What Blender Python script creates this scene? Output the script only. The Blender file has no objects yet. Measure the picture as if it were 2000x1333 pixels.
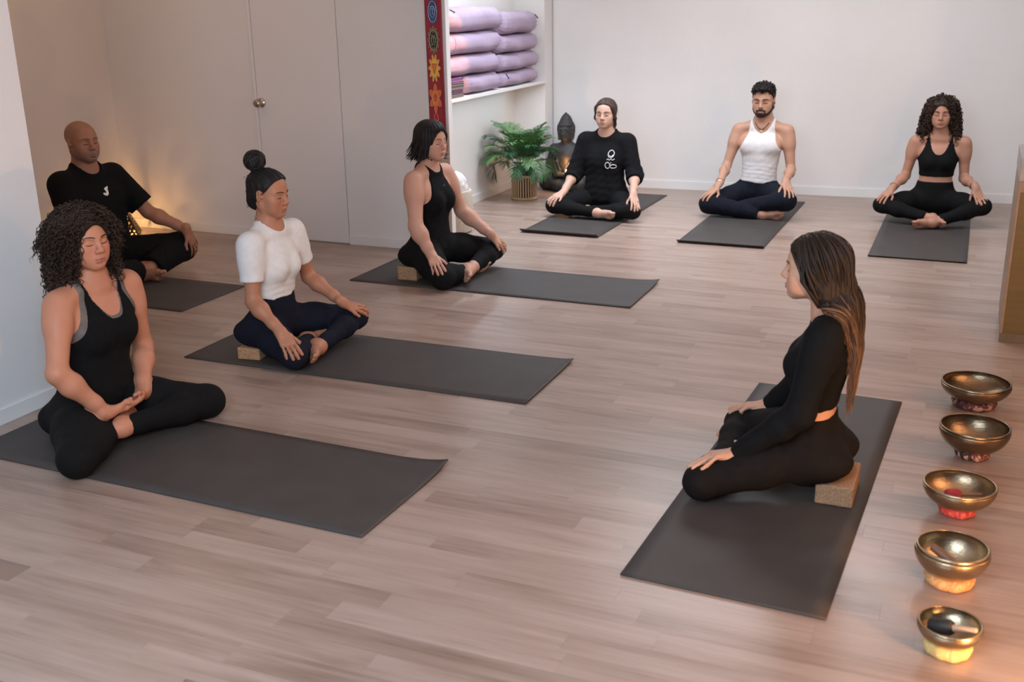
import bpy, bmesh, math, random
import numpy as np
from concurrent.futures import ThreadPoolExecutor
from mathutils import Matrix, Vector

S = bpy.context.scene
COL = S.collection
PI = math.pi
# ------------------------------------------------------------------ camera
CAM_YAW, CAM_PITCH, CAM_ROLL, CAM_H, CAM_F = math.radians(23.5), 0.31352019, -0.01702520, 1.68323672, 2079.4711
def rotz(v, a):
    c, s = math.cos(a), math.sin(a)
    return Vector((c*v[0]-s*v[1], s*v[0]+c*v[1], v[2]))
cp, sp = math.cos(CAM_PITCH), math.sin(CAM_PITCH)
cF = Vector((0, cp, -sp)); cR0 = Vector((1, 0, 0)); cU0 = cR0.cross(cF)
cr, sr = math.cos(CAM_ROLL), math.sin(CAM_ROLL)
cR = cr*cR0 + sr*cU0; cU = -sr*cR0 + cr*cU0
cR, cU, cF = (rotz(v, CAM_YAW) for v in (cR, cU, cF))
cam_d = bpy.data.cameras.new('camera')
cam = bpy.data.objects.new('camera', cam_d); COL.objects.link(cam)
cam.matrix_world = Matrix(((cR.x, cU.x, -cF.x, 0), (cR.y, cU.y, -cF.y, 0), (cR.z, cU.z, -cF.z, CAM_H), (0, 0, 0, 1)))
cam_d.sensor_width = 36; cam_d.lens = CAM_F/2000*36
cam_d.clip_start = .05
cam_d.dof.use_dof = True; cam_d.dof.focus_distance = 5.4; cam_d.dof.aperture_fstop = 3.2
S.camera = cam
# ------------------------------------------------------------------ world, lights, exposure
vs = S.view_settings
vs.view_transform = 'Standard'; vs.look = 'None'; vs.gamma = 1; vs.exposure = 0.09; vs.use_curve_mapping = False
w = bpy.data.worlds.new('world'); S.world = w; w.use_nodes = True
bg = w.node_tree.nodes['Background']; bg.inputs[0].default_value = (.80, .86, 1, 1); bg.inputs[1].default_value = .02
def light(name, kind, loc, power, color, size=.1, target=None, size_y=None, spread=None, spot=None, blend=.3):
    d = bpy.data.lights.new(name, kind); d.energy = power; d.color = color
    if kind == 'AREA':
        d.size = size
        if size_y: d.shape = 'RECTANGLE'; d.size_y = size_y
        if spread: d.spread = spread
    else: d.shadow_soft_size = size
    if kind == 'SPOT': d.spot_size = spot; d.spot_blend = blend
    o = bpy.data.objects.new(name, d); COL.objects.link(o); o.location = loc
    if target is not None: o.rotation_euler = (Vector(target)-Vector(loc)).to_track_quat('-Z', 'Y').to_euler()
    return o
light('candle_glow', 'POINT', (.72, 2.22, .15), 84, (1, .53, .23), .06)               # candles standing on the floor just outside the frame, by the smallest bowl
light('ceiling_panel', 'AREA', (-1.2, 7.3, 2.56), 66, (.95, .99, 1.05), 2.2, (-1.2, 7.4, 0), 1.2)
light('alcove_spot', 'AREA', (-2.75, 7.5, 2.56), 23, (.80, .93, 1.10), .8, (-2.75, 7.5, 0), .8, 2.0)
light('front_cool_fill', 'AREA', (-1.0, .2, 2.0), 104, (.74, .92, 1.12), 2.0, (-2.5, 5, .5), 1.4)  # cool fill added behind the camera as the main soft light
light('warm_side_fill', 'AREA', (1.9, 3.6, 1.7), 36, (1, .52, .28), 1.4, (-2.0, 4.6, .6), 1.6)  # unseen warm fill, added to warm the walls opposite
light('cool_side_fill', 'AREA', (1.9, 7.5, 1.7), 15, (.92, .98, 1), 1.6, (-2.0, 7.6, .8), 1.6)  # cool fill added at the open side to lift the alcove end
light('alcove_strip', 'AREA', (-3.62, 8.1, 1.95), 4, (.82, .94, 1), 1.6, (-3.74, 8.1, 0), .1)
light('warm_spotlight', 'SPOT', (-2.55, 6.62, 2.50), 190, (1, .40, .14), .02, (-3.62, 7.16, 1.27), spot=math.radians(21), blend=.18)   # warm ceiling spot grazing the bolster pile
light('under_shelf_fill', 'AREA', (-3.72, 8.0, .93), 3.4, (.80, .92, 1), 1.8, (-3.5, 8.0, 0), .05)  # fill added to brighten the lower alcove wall and the floor there
light('lantern_flame', 'POINT', (-5.905, 6.165, .085), 14, (1, .54, .2), .024)
light('recess_fill', 'AREA', (-5.0, 5.0, 2.55), 7, (1, .58, .32), 1.6, (-5.0, 5.0, 0))  # overhead fill added to warm and brighten the recess walls
# ------------------------------------------------------------------ helpers
def new_mat(name, color=(.8, .8, .8), rough=.6, metal=0., spec=None):
    m = bpy.data.materials.new(name); m.use_nodes = True
    b = m.node_tree.nodes['Principled BSDF']
    b.inputs['Base Color'].default_value = (*color, 1); b.inputs['Roughness'].default_value = rough; b.inputs['Metallic'].default_value = metal
    if spec is not None: b.inputs['Specular IOR Level'].default_value = spec
    return m
def nodes(m): return m.node_tree.nodes, m.node_tree.links, m.node_tree.nodes['Principled BSDF']
def N(m, typ, **kw):
    n = m.node_tree.nodes.new(typ)
    for k, v in kw.items():
        if k.startswith('i_'): n.inputs[k[2:].replace('_', ' ')].default_value = v
        else: setattr(n, k, v)
    return n
def noise_mat(name, c1, c2, scale=8, rough=.7, bump=0., bscale=60, coord='Object', stretch=(1, 1, 1), metal=0., detail=4, spec=None, lo=.3, hi=.7, bdist=.01):
    m = new_mat(name, c1, rough, metal, spec); nd, lk, b = nodes(m)
    tc = N(m, 'ShaderNodeTexCoord'); mp = N(m, 'ShaderNodeMapping'); mp.inputs['Scale'].default_value = stretch
    lk.new(tc.outputs[coord], mp.inputs[0])
    n = N(m, 'ShaderNodeTexNoise', i_Scale=scale, i_Detail=detail); lk.new(mp.outputs[0], n.inputs['Vector'])
    r = N(m, 'ShaderNodeValToRGB'); r.color_ramp.elements[0].position = lo; r.color_ramp.elements[1].position = hi
    r.color_ramp.elements[0].color = (*c1, 1); r.color_ramp.elements[1].color = (*c2, 1)
    lk.new(n.outputs['Fac'], r.inputs[0]); lk.new(r.outputs[0], b.inputs['Base Color'])
    if bump:
        n2 = N(m, 'ShaderNodeTexNoise', i_Scale=bscale, i_Detail=3.); lk.new(mp.outputs[0], n2.inputs['Vector'])
        bp = N(m, 'ShaderNodeBump', i_Strength=bump, i_Distance=bdist); lk.new(n2.outputs['Fac'], bp.inputs['Height']); lk.new(bp.outputs[0], b.inputs['Normal'])
    return m
def obj(name, me, mat=None, parent=None, kind=None):
    o = bpy.data.objects.new(name, me); COL.objects.link(o)
    if mat is not None and not me.materials: me.materials.append(mat)
    if parent is not None: o.parent = parent
    if kind: o['kind'] = kind
    return o
def tag(o, label, cat, group=None):
    o['label'] = label; o['category'] = cat
    if group: o['group'] = group
    return o
def thing(name, label, cat, loc=(0, 0, 0), rz=0, group=None):
    o = bpy.data.objects.new(name, None); COL.objects.link(o); o.location = loc; o.rotation_euler = (0, 0, rz); o.empty_display_size = .1
    return tag(o, label, cat, group)
def bm_mesh(bm, smooth=False, name='mesh'):
    bm.normal_update(); me = bpy.data.meshes.new(name); bm.to_mesh(me); bm.free()
    if smooth: me.polygons.foreach_set('use_smooth', [True]*len(me.polygons))
    return me
def box(bm, lo, hi, bevel=0.):
    g = bmesh.ops.create_cube(bm, size=1)
    vs_ = g['verts']
    for v in vs_:
        v.co = Vector([(lo[i]+hi[i])/2+(hi[i]-lo[i])*v.co[i] for i in range(3)])
    if bevel:
        es = list({e for v in vs_ for e in v.link_edges})
        bmesh.ops.bevel(bm, geom=es, offset=bevel, segments=2, affect='EDGES', profile=.5)
def box_mesh(lo, hi, bevel=0.):
    bm = bmesh.new(); box(bm, lo, hi, bevel); return bm_mesh(bm)
def lathe_mesh(prof, seg=48, smooth=True, disp=None):
    bm = bmesh.new(); rings = []
    for r, z in prof:
        if r < 1e-6: rings.append([bm.verts.new((0, 0, z))]); continue
        ring = []
        for i in range(seg):
            a = 2*PI*i/seg; rr, zz = (r, z) if disp is None else disp(r, z, a)
            ring.append(bm.verts.new((rr*math.cos(a), rr*math.sin(a), zz)))
        rings.append(ring)
    for A, B in zip(rings, rings[1:]):
        for i in range(seg):
            j = (i+1) % seg
            if len(A) == 1 and len(B) == 1: continue
            if len(A) == 1: bm.faces.new((A[0], B[j], B[i]))
            elif len(B) == 1: bm.faces.new((A[i], A[j], B[0]))
            else: bm.faces.new((A[i], A[j], B[j], B[i]))
    bmesh.ops.recalc_face_normals(bm, faces=bm.faces)
    return bm_mesh(bm, smooth)
def np_mesh(name, V, Fq, smooth=True, colors=None):
    V = np.asarray(V, np.float32); Fq = np.asarray(Fq, np.int32)
    me = bpy.data.meshes.new(name); k = Fq.shape[1]; nf = len(Fq)
    me.vertices.add(len(V)); me.vertices.foreach_set('co', V.ravel())
    me.loops.add(nf*k); me.loops.foreach_set('vertex_index', Fq.ravel())
    me.polygons.add(nf); me.polygons.foreach_set('loop_start', np.arange(0, nf*k, k, dtype=np.int32))
    if smooth: me.polygons.foreach_set('use_smooth', np.ones(nf, bool))
    me.update(calc_edges=True)
    if colors is not None:
        at = me.attributes.new('Col', 'FLOAT_COLOR', 'POINT')
        at.data.foreach_set('color', np.concatenate([colors, np.ones((len(V), 1))], 1).astype(np.float32).ravel())
    return me
def tubes(paths, radii, sides=5, flat=None, up=None, caps=True):
    """paths (n,s,3), radii (n,s) -> verts, quads; flat=(wide,thick) factors make ribbons lying across `up`."""
    P = np.asarray(paths, float); R = np.asarray(radii, float); n, s, _ = P.shape
    T = np.gradient(P, axis=1); T /= np.linalg.norm(T, axis=2, keepdims=True)+1e-12
    U = np.zeros_like(P); U[...] = (0.31, .17, .93) if up is None else up
    A = np.cross(T, U); A /= np.linalg.norm(A, axis=2, keepdims=True)+1e-9
    B = np.cross(T, A)
    a = np.arange(sides)*2*PI/sides; wa, wb = (1, 1) if flat is None else flat
    V = P[:, :, None, :] + R[:, :, None, None]*(A[:, :, None, :]*(np.cos(a)*wa)[None, None, :, None]+B[:, :, None, :]*(np.sin(a)*wb)[None, None, :, None])
    idx = np.arange(n*s*sides).reshape(n, s, sides)
    i0 = idx[:, :-1]; i1 = idx[:, 1:]
    q = np.stack([i0, np.roll(i0, -1, 2), np.roll(i1, -1, 2), i1], -1).reshape(-1, 4)
    return V.reshape(-1, 3), q[:, ::-1]
def tube_obj(name, pts, r, mat, parent, sides=8, closed=False, taper=None):
    P = np.array(pts, float)[None]; 
    R = np.full(P.shape[:2], r) if taper is None else np.array(taper)[None]
    V, q = tubes(P, R, sides)
    n = P.shape[1]; s = sides
    if closed:
        a = np.arange(s)+(n-1)*s; b = np.arange(s); best = 0
        q = np.concatenate([q, np.stack([a, b, np.roll(b, -1), np.roll(a, -1)], -1)])
        return obj(name, np_mesh(name, V, q), mat, parent)
    me = np_mesh(name, V, q); bm = bmesh.new(); bm.from_mesh(me); bm.verts.ensure_lookup_table()
    bm.faces.new([bm.verts[i] for i in range(s)]); bm.faces.new([bm.verts[(n-1)*s+i] for i in range(s-1, -1, -1)])
    bmesh.ops.recalc_face_normals(bm, faces=bm.faces); bm.to_mesh(me); bm.free()
    return obj(name, me, mat, parent)
def vnoise(P, seed=0, f=1.):
    """cheap smooth pseudo-noise in [-1,1] from rotated sines"""
    rs = np.random.RandomState(seed); out = 0; 
    for i in range(4):
        k = rs.normal(size=3); k *= f*(1+.55*i)/np.linalg.norm(k); ph = rs.uniform(0, 6.28, 2)
        k2 = rs.normal(size=3); k2 *= f*.7/np.linalg.norm(k2)
        out = out + np.sin(P[..., 0]*k[0]+P[..., 1]*k[1]+P[..., 2]*k[2]+ph[0]+1.3*np.sin(P[..., 0]*k2[0]+P[..., 1]*k2[1]+P[..., 2]*k2[2]+ph[1]))/(1+.3*i)
    return out/3.
# ------------------------------------------------------------------ room
M_wall = noise_mat('wall_paint', (.70, .67, .65), (.74, .71, .69), 1.5, .8, .25, 90, bdist=.004)
M_trim = noise_mat('trim_paint', (.72, .70, .68), (.75, .73, .71), 3, .5)
M_door = noise_mat('door_paint', (.72, .69, .68), (.74, .71, .70), 2, .45)
M_ceil = new_mat('ceiling_paint', (.78, .77, .76), .9)
def floor_mat():
    m = new_mat('oak_laminate', rough=.3, spec=.6); nd, lk, b = nodes(m)
    g = N(m, 'ShaderNodeNewGeometry'); oi = N(m, 'ShaderNodeObjectInfo')
    ad = N(m, 'ShaderNodeMath', operation='ADD'); lk.new(g.outputs['Random Per Island'], ad.inputs[0]); lk.new(oi.outputs['Random'], ad.inputs[1])
    fr = N(m, 'ShaderNodeMath', operation='FRACT'); lk.new(ad.outputs[0], fr.inputs[0])
    off = N(m, 'ShaderNodeMath', operation='MULTIPLY'); off.inputs[1].default_value = 37.; lk.new(fr.outputs[0], off.inputs[0])
    cx = N(m, 'ShaderNodeCombineXYZ'); lk.new(off.outputs[0], cx.inputs['Z']); lk.new(off.outputs[0], cx.inputs['X'])
    va = N(m, 'ShaderNodeVectorMath', operation='ADD'); lk.new(g.outputs['Position'], va.inputs[0]); lk.new(cx.outputs[0], va.inputs[1])
    def tex(sc, st, det, dist=0.):
        mp = N(m, 'ShaderNodeMapping'); mp.inputs['Scale'].default_value = st; lk.new(va.outputs[0], mp.inputs[0])
        n = N(m, 'ShaderNodeTexNoise', i_Scale=sc, i_Detail=det, i_Distortion=dist); lk.new(mp.outputs[0], n.inputs['Vector']); return n
    n1 = tex(4, (.45, 5, 1), 5, .6); n2 = tex(14, (.25, 6, 1), 4); n3 = tex(2.2, (.8, 2.4, 1), 3, .8)
    r1 = N(m, 'ShaderNodeValToRGB'); e = r1.color_ramp.elements
    e[0].position = .28; e[0].color = (.205, .135, .100, 1); e[1].position = .72; e[1].color = (.405, .303, .252, 1)
    e2 = e.new(.5); e2.color = (.325, .231, .185, 1)
    mx = N(m, 'ShaderNodeMix', data_type='FLOAT'); mx.inputs[0].default_value = .38; lk.new(n1.outputs['Fac'], mx.inputs[2]); lk.new(n2.outputs['Fac'], mx.inputs[3])
    mx2 = N(m, 'ShaderNodeMix', data_type='FLOAT'); mx2.inputs[0].default_value = .3; lk.new(mx.outputs[0], mx2.inputs[2]); lk.new(n3.outputs['Fac'], mx2.inputs[3])
    t = N(m, 'ShaderNodeMapRange'); t.inputs[3].default_value = -.075; t.inputs[4].default_value = .075; lk.new(fr.outputs[0], t.inputs[0])
    a2 = N(m, 'ShaderNodeMath', operation='ADD'); lk.new(mx2.outputs[0], a2.inputs[0]); lk.new(t.outputs[0], a2.inputs[1])
    lk.new(a2.outputs[0], r1.inputs[0]); lk.new(r1.outputs[0], b.inputs['Base Color'])
    rr = N(m, 'ShaderNodeMapRange'); rr.inputs[3].default_value = .24; rr.inputs[4].default_value = .36; lk.new(n2.outputs['Fac'], rr.inputs[0]); lk.new(rr.outputs[0], b.inputs['Roughness'])
    bp = N(m, 'ShaderNodeBump', i_Strength=.12, i_Distance=.002); lk.new(n2.outputs['Fac'], bp.inputs['Height']); lk.new(bp.outputs[0], b.inputs['Normal'])
    return m
M_floor = floor_mat(); M_sub = new_mat('subfloor', (.25, .17, .13), .9)
FX0, FX1, FY0, FY1 = -6.25, 3.2, .6, 9.75
fl = obj('floor', box_mesh((FX0, FY0, -.1), (FX1, FY1, -.006)), M_sub, kind='structure')
def build_floor():
    rnd = random.Random(5); PW = .095; planks = []
    ny = int((FY1-FY0)/PW)
    for j in range(ny):
        y = FY0+j*PW; x = FX0-rnd.random()*.9
        while x < FX1:
            L = rnd.choice((.42, .56, .7, .86, 1.05, 1.25)); x2 = min(x+L, FX1); x1 = max(x, FX0)
            if x2-x1 > .05: planks.append((x1, x2, y, y+PW))
            x += L
    def score(p):
        cx, cy = (p[0]+p[1])/2, (p[2]+p[3])/2
        d = Vector((cx, cy, -CAM_H)); z = d.dot(cF)
        if z < .5: return -1
        u, v = 1000+CAM_F*d.dot(cR)/z, 666-CAM_F*d.dot(cU)/z
        if not (-150 < u < 2150 and -100 < v < 1400): return -1
        if cx < -3.62 and cy < 3.3: return -1
        return (p[1]-p[0])*PW*CAM_F**2/z**3
    sc = [(score(p), i) for i, p in enumerate(planks)]
    near = {i for s, i in sorted(sc, reverse=True)[:296] if s > 0}
    g = .00018; bm = bmesh.new()
    for i, (x1, x2, y1, y2) in enumerate(planks):
        if i in near:
            b1 = bmesh.new(); box(b1, (x1+g-(x1+x2)/2, y1+g-(y1+y2)/2, -.008), (x2-g-(x1+x2)/2, y2-g-(y1+y2)/2, 0))
            o = obj('plank', bm_mesh(b1), M_floor, fl); o.location = ((x1+x2)/2, (y1+y2)/2, 0)
        elif y2 > 2.2 or sc[i][0] > 0:
            box(bm, (x1+g, y1+g, -.008), (x2-g, y2-g, 0))
    o = obj('far_planks', bm_mesh(bm), M_floor, fl); o['kind'] = 'stuff'
build_floor()
def wall(name, lo, hi, mat=M_wall): return obj(name, box_mesh(lo, hi), mat, kind='structure')
HC = 2.62
def wall_rot_back():
    a, b = (-3.60, 9.315), (3.2, 9.70)      # the far wall runs a touch out of square
    bm = bmesh.new()
    pts = [(a[0], a[1]), (b[0], b[1]), (b[0], b[1]+.2), (a[0], a[1]+.2)]
    lo = [bm.verts.new((x, y, 0)) for x, y in pts]; hi = [bm.verts.new((x, y, HC)) for x, y in pts]
    bm.faces.new(lo[::-1]); bm.faces.new(hi)
    for i in range(4): j = (i+1) % 4; bm.faces.new((lo[i], lo[j], hi[j], hi[i]))
    bmesh.ops.recalc_face_normals(bm, faces=bm.faces)
    obj('wall_back', bm_mesh(bm), M_wall, kind='structure')
    bm = bmesh.new(); t = .012
    pts = [(a[0]-.005, a[1]-t), (b[0], b[1]-t), (b[0], b[1]), (a[0]-.005, a[1])]
    lo = [bm.verts.new((x, y, 0.0)) for x, y in pts]; hi = [bm.verts.new((x, y, .072)) for x, y in pts]
    bm.faces.new(lo[::-1]); bm.faces.new(hi)
    for i in range(4): j = (i+1) % 4; bm.faces.new((lo[i], lo[j], hi[j], hi[i]))
    bmesh.ops.recalc_face_normals(bm, faces=bm.faces)
    obj('baseboard_back', bm_mesh(bm), M_trim, kind='structure')
wall_rot_back()
wall('wall_near', (-6.25, .6, 0), (-3.64, 3.335, HC))
obj('baseboard_near', box_mesh((-3.64, .6, 0), (-3.628, 3.335, .068), .002), M_trim, kind='structure')
wall('wall_recess', (-6.25, 3.335, 0), (-6.10, 6.44, HC))
obj('baseboard_recess', box_mesh((-6.10, 3.335, 0), (-6.088, 6.44, .068), .002), M_trim, kind='structure')
wall('wall_door', (-6.10, 6.45, 0), (-3.232, 6.495, HC))
wall('wall_door_lining', (-6.10, 6.44, 0), (-4.775, 6.45, HC))
wall('wall_door_end', (-4.055, 6.44, 0), (-3.232, 6.45, HC))
obj('baseboard_door', box_mesh((-6.09, 6.428, 0), (-4.79, 6.44, .066), .002), M_trim, kind='structure')
obj('baseboard_end', box_mesh((-4.055, 6.428, 0), (-3.232, 6.44, .066), .002), M_trim, kind='structure')
wall('wall_alcove', (-4.02, 6.495, 0), (-3.885, 9.12, HC))
obj('baseboard_alcove', box_mesh((-3.885, 6.495, 0), (-3.873, 9.108, .07), .002), M_trim, kind='structure')
wall('wall_alcove_end', (-4.02, 9.12, 0), (-3.60, 9.5, HC))
obj('baseboard_alcove_end', box_mesh((-3.873, 9.108, 0), (-3.60, 9.12, .07), .002), M_trim, kind='structure')
obj('corner_gap_strip', box_mesh((-3.602, 9.30, 0.072), (-3.594, 9.312, HC)), new_mat('shadow_gap', (.42, .40, .40), .9), kind='structure')  # grey strip with the shade of the corner gap put into its colour
wall('ceiling', (FX0, FY0, HC), (FX1, FY1, HC+.1), M_ceil)
# door leaf with raised stile on its hinge edge, knob with rose
dr = bpy.data.objects.new('door_1', None); COL.objects.link(dr); dr.location = (-4.415, 6.44, 0); dr['kind'] = 'structure'
obj('door_leaf', box_mesh((-.338, -.004, .006), (.352, .03, 2.03), .002), M_door, dr)
obj('door_stop', box_mesh((-.362, -.012, .0), (-.341, .03, 2.05), .002), M_trim, dr)
obj('door_header', box_mesh((-.362, -.012, 2.034), (.36, .03, 2.06), .002), M_trim, dr)
M_steel = noise_mat('brushed_nickel', (.42, .38, .34), (.50, .46, .42), 20, .32, metal=1.)
kn = obj('door_knob', lathe_mesh([(0, 0), (.033, 0), (.034, .004), (.03, .009), (.014, .012), (.012, .03), (.016, .036), (.026, .044), (.029, .055), (.027, .066), (.018, .073), (0, .075)]), M_steel, dr)
kn.rotation_euler = (PI/2, 0, 0); kn.location = (-.305, -.004, .985)

# ------------------------------------------------------------------ implicit-surface figures
def smin(a, b, k):
    h = np.maximum(k-np.abs(a-b), 0)/k
    return np.minimum(a, b)-h*h*(k*.25)
def smax(a, b, k): return -smin(-a, -b, k)
def sstep(a, b, x):
    t = np.clip((x-a)/(b-a), 0, 1); return t*t*(3-2*t)
BIG = .09
class Grid:
    def __init__(s, lo, hi, v):
        s.v = v; s.o = np.array(lo, float); s.n = np.ceil((np.array(hi)-s.o)/v).astype(int)+1
class Fld:
    """distance field over a box of the figure's grid"""
    def __init__(s, g, lo, hi):
        s.g = g
        s.a0 = np.clip((np.floor((np.array(lo)-g.o)/g.v).astype(int)//2)*2, 0, g.n-2)
        s.a1 = np.clip(np.ceil((np.array(hi)-g.o)/g.v).astype(int), s.a0+2, g.n)
        s.a = np.full(s.a1-s.a0, BIG, np.float32)
    def coords(s, sl=None):
        r = []
        for i in range(3):
            a, b = (s.a0[i], s.a1[i]) if sl is None else (s.a0[i]+sl[i].start, s.a0[i]+sl[i].stop)
            sh = [1, 1, 1]; sh[i] = b-a
            r.append((s.g.o[i]+s.g.v*np.arange(a, b)).astype(np.float32).reshape(sh))
        return r
    def put(s, fn, lo, hi, k=.02, m=.045, op='u'):
        g = s.g
        i0 = np.clip(np.floor((np.array(lo)-m-g.o)/g.v).astype(int)-s.a0, 0, np.array(s.a.shape))
        i1 = np.clip(np.ceil((np.array(hi)+m-g.o)/g.v).astype(int)-s.a0, 0, np.array(s.a.shape))
        if np.any(i1-i0 < 1): return
        sl = tuple(slice(int(a), int(b)) for a, b in zip(i0, i1))
        d = fn(*s.coords(sl)).astype(np.float32)
        s.a[sl] = smin(s.a[sl], d, k) if op == 'u' else smax(s.a[sl], -d, k)
    def cone(s, a, b, r1, r2, k=.02, op='u'):
        a = np.array(a, float); b = np.array(b, float); ba = b-a; L = max(ba@ba, 1e-10)
        def fn(x, y, z):
            x, y, z = x-np.float32(a[0]), y-np.float32(a[1]), z-np.float32(a[2])
            t = np.clip((x*np.float32(ba[0])+y*np.float32(ba[1])+z*np.float32(ba[2]))/np.float32(L), 0, 1)
            dx, dy, dz = x-t*np.float32(ba[0]), y-t*np.float32(ba[1]), z-t*np.float32(ba[2])
            return np.sqrt(dx*dx+dy*dy+dz*dz)-np.float32(r1)-t*np.float32(r2-r1)
        r = max(r1, r2); s.put(fn, np.minimum(a, b)-r, np.maximum(a, b)+r, k, op=op)
    def ell(s, c, r, ax=None, k=.02, op='u'):
        c = np.array(c, float); r = np.array(r, float); ax = np.eye(3) if ax is None else np.array(ax)
        ext = np.sqrt(((ax*r[:, None])**2).sum(0))
        def fn(x, y, z):
            x, y, z = x-np.float32(c[0]), y-np.float32(c[1]), z-np.float32(c[2])
            k0 = 0; k1 = 0
            for i in range(3):
                q = x*np.float32(ax[i][0])+y*np.float32(ax[i][1])+z*np.float32(ax[i][2])
                k0 = k0+(q/np.float32(r[i]))**2; k1 = k1+(q/np.float32(r[i]**2))**2
            k0 = np.sqrt(k0); return k0*(k0-1)/np.sqrt(k1+1e-9)
        s.put(fn, c-ext, c+ext, k, op=op)
    def full(s, st=1):
        g = s.g; n = (g.n+st-1)//st; F = np.full(n, BIG, np.float32)
        b0 = (s.a0+st-1)//st; sub = s.a[tuple(slice(int(b0[i]*st-s.a0[i]), None, st) for i in range(3))]
        F[tuple(slice(int(b0[i]), int(b0[i])+sub.shape[i]) for i in range(3))] = sub
        return F
    def sample(s, P):
        q = (np.asarray(P)-s.g.o)/s.g.v-s.a0; n = np.array(s.a.shape)
        out = np.any((q < 0) | (q > n-1.001), -1); q = np.clip(q, 0, n-1.001)
        i = q.astype(int); f = q-i; r = 0
        for dx in (0, 1):
            for dy in (0, 1):
                for dz in (0, 1):
                    wgt = (f[..., 0] if dx else 1-f[..., 0])*(f[..., 1] if dy else 1-f[..., 1])*(f[..., 2] if dz else 1-f[..., 2])
                    r = r+wgt*s.a[i[..., 0]+dx, i[..., 1]+dy, i[..., 2]+dz]
        return np.where(out, BIG, r)
def wrap(g, arr):
    f = Fld.__new__(Fld); f.g = g; f.a0 = np.zeros(3, int); f.a1 = np.array(arr.shape); f.a = arr; return f
def grad(fld, P, e=.004):
    G = np.stack([fld.sample(P+np.eye(3)[i]*e)-fld.sample(P-np.eye(3)[i]*e) for i in range(3)], -1)
    return G/(np.linalg.norm(G, axis=-1, keepdims=True)+1e-9)
def surface_nets(F, o, v):
    S_ = F < 0
    m = [np.where(S_.any(axis=tuple(j for j in range(3) if j != i)))[0] for i in range(3)]
    if any(len(x) == 0 for x in m): return np.zeros((0, 3)), np.zeros((0, 4), int)
    sl = tuple(slice(max(x[0]-2, 0), x[-1]+3) for x in m)
    F = F[sl]; S_ = S_[sl]; o = np.array(o)+v*np.array([x.start for x in sl])
    if S_[0].any() or S_[-1].any() or S_[:, 0].any() or S_[:, -1].any() or S_[:, :, 0].any() or S_[:, :, -1].any():
        F = np.pad(F, 1, constant_values=.01); S_ = F < 0; o = o-v
    u = S_.view(np.uint8)
    c = u[:-1, :-1, :-1]+u[1:, :-1, :-1]+u[:-1, 1:, :-1]+u[1:, 1:, :-1]+u[:-1, :-1, 1:]+u[1:, :-1, 1:]+u[:-1, 1:, 1:]+u[1:, 1:, 1:]
    act = np.argwhere((c > 0) & (c < 8)); idx = np.full(c.shape, -1, np.int32)
    idx[act[:, 0], act[:, 1], act[:, 2]] = np.arange(len(act))
    cor = [(i, j, k) for i in (0, 1) for j in (0, 1) for k in (0, 1)]
    val = {q: F[act[:, 0]+q[0], act[:, 1]+q[1], act[:, 2]+q[2]] for q in cor}
    acc = np.zeros((len(act), 3)); cnt = np.zeros(len(act))
    for q in cor:
        for ax in range(3):
            if q[ax]: continue
            q2 = tuple(1 if i == ax else q[i] for i in range(3)); a, b = val[q], val[q2]
            cr_ = (a < 0) != (b < 0); t = np.where(cr_, a/np.where(cr_, a-b, 1), 0)
            p = np.array(q, float)[None]+np.eye(3)[ax][None]*t[:, None]
            acc += np.where(cr_[:, None], p, 0); cnt += cr_
    V = (act+acc/cnt[:, None])*v+o
    Q = []
    for ax in range(3):
        b, d = (ax+1) % 3, (ax+2) % 3
        s0 = [slice(None)]*3; s1 = [slice(None)]*3; s0[ax] = slice(0, -1); s1[ax] = slice(1, None)
        e = np.argwhere(S_[tuple(s0)] != S_[tuple(s1)])
        e = e[(e[:, b] > 0) & (e[:, d] > 0) & (e[:, b] < S_.shape[b]-1) & (e[:, d] < S_.shape[d]-1)]
        ins = S_[e[:, 0], e[:, 1], e[:, 2]]
        def at(db, dd):
            q = e.copy(); q[:, b] += db; q[:, d] += dd; return idx[q[:, 0], q[:, 1], q[:, 2]]
        quad = np.stack([at(-1, -1), at(0, -1), at(0, 0), at(-1, 0)], -1)
        quad[~ins] = quad[~ins][:, ::-1]; Q.append(quad)
    return V, np.concatenate(Q)
def taubin(V, Q, n=3):
    """smooth a quad mesh without shrinking it"""
    E = np.concatenate([Q[:, [0, 1]], Q[:, [1, 2]], Q[:, [2, 3]], Q[:, [3, 0]]]); E = np.concatenate([E, E[:, ::-1]]); c = np.bincount(E[:, 0], minlength=len(V))[:, None].clip(1)
    for _ in range(n):
        for k in (.55, -.57):
            A = np.stack([np.bincount(E[:, 0], V[E[:, 1], i], len(V)) for i in range(3)], 1)/c; V = V+k*(A-V)
    return V
def unit(v): v = np.array(v, float); return v/(np.linalg.norm(v)+1e-12)
class Head:
    def __init__(s, c, yaw, pitch, q, roll=0):
        s.c = np.array(c); s.q = q
        s.f = np.array([math.cos(yaw)*math.cos(pitch), math.sin(yaw)*math.cos(pitch), math.sin(pitch)])
        s.l = np.array([-math.sin(yaw), math.cos(yaw), 0.]); s.u = np.cross(s.f, s.l)
        if roll: s.l, s.u = math.cos(roll)*s.l+math.sin(roll)*s.u, -math.sin(roll)*s.l+math.cos(roll)*s.u
        s.ax = np.stack([s.f, s.l, s.u])
    def w(s, x, y, z): return s.c+s.q*(x*s.f+y*s.l+z*s.u)
    def W(s, L): return s.c+s.q*(np.asarray(L)@s.ax)
    def loc(s, P): return (np.asarray(P)-s.c)@s.ax.T/s.q
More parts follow.
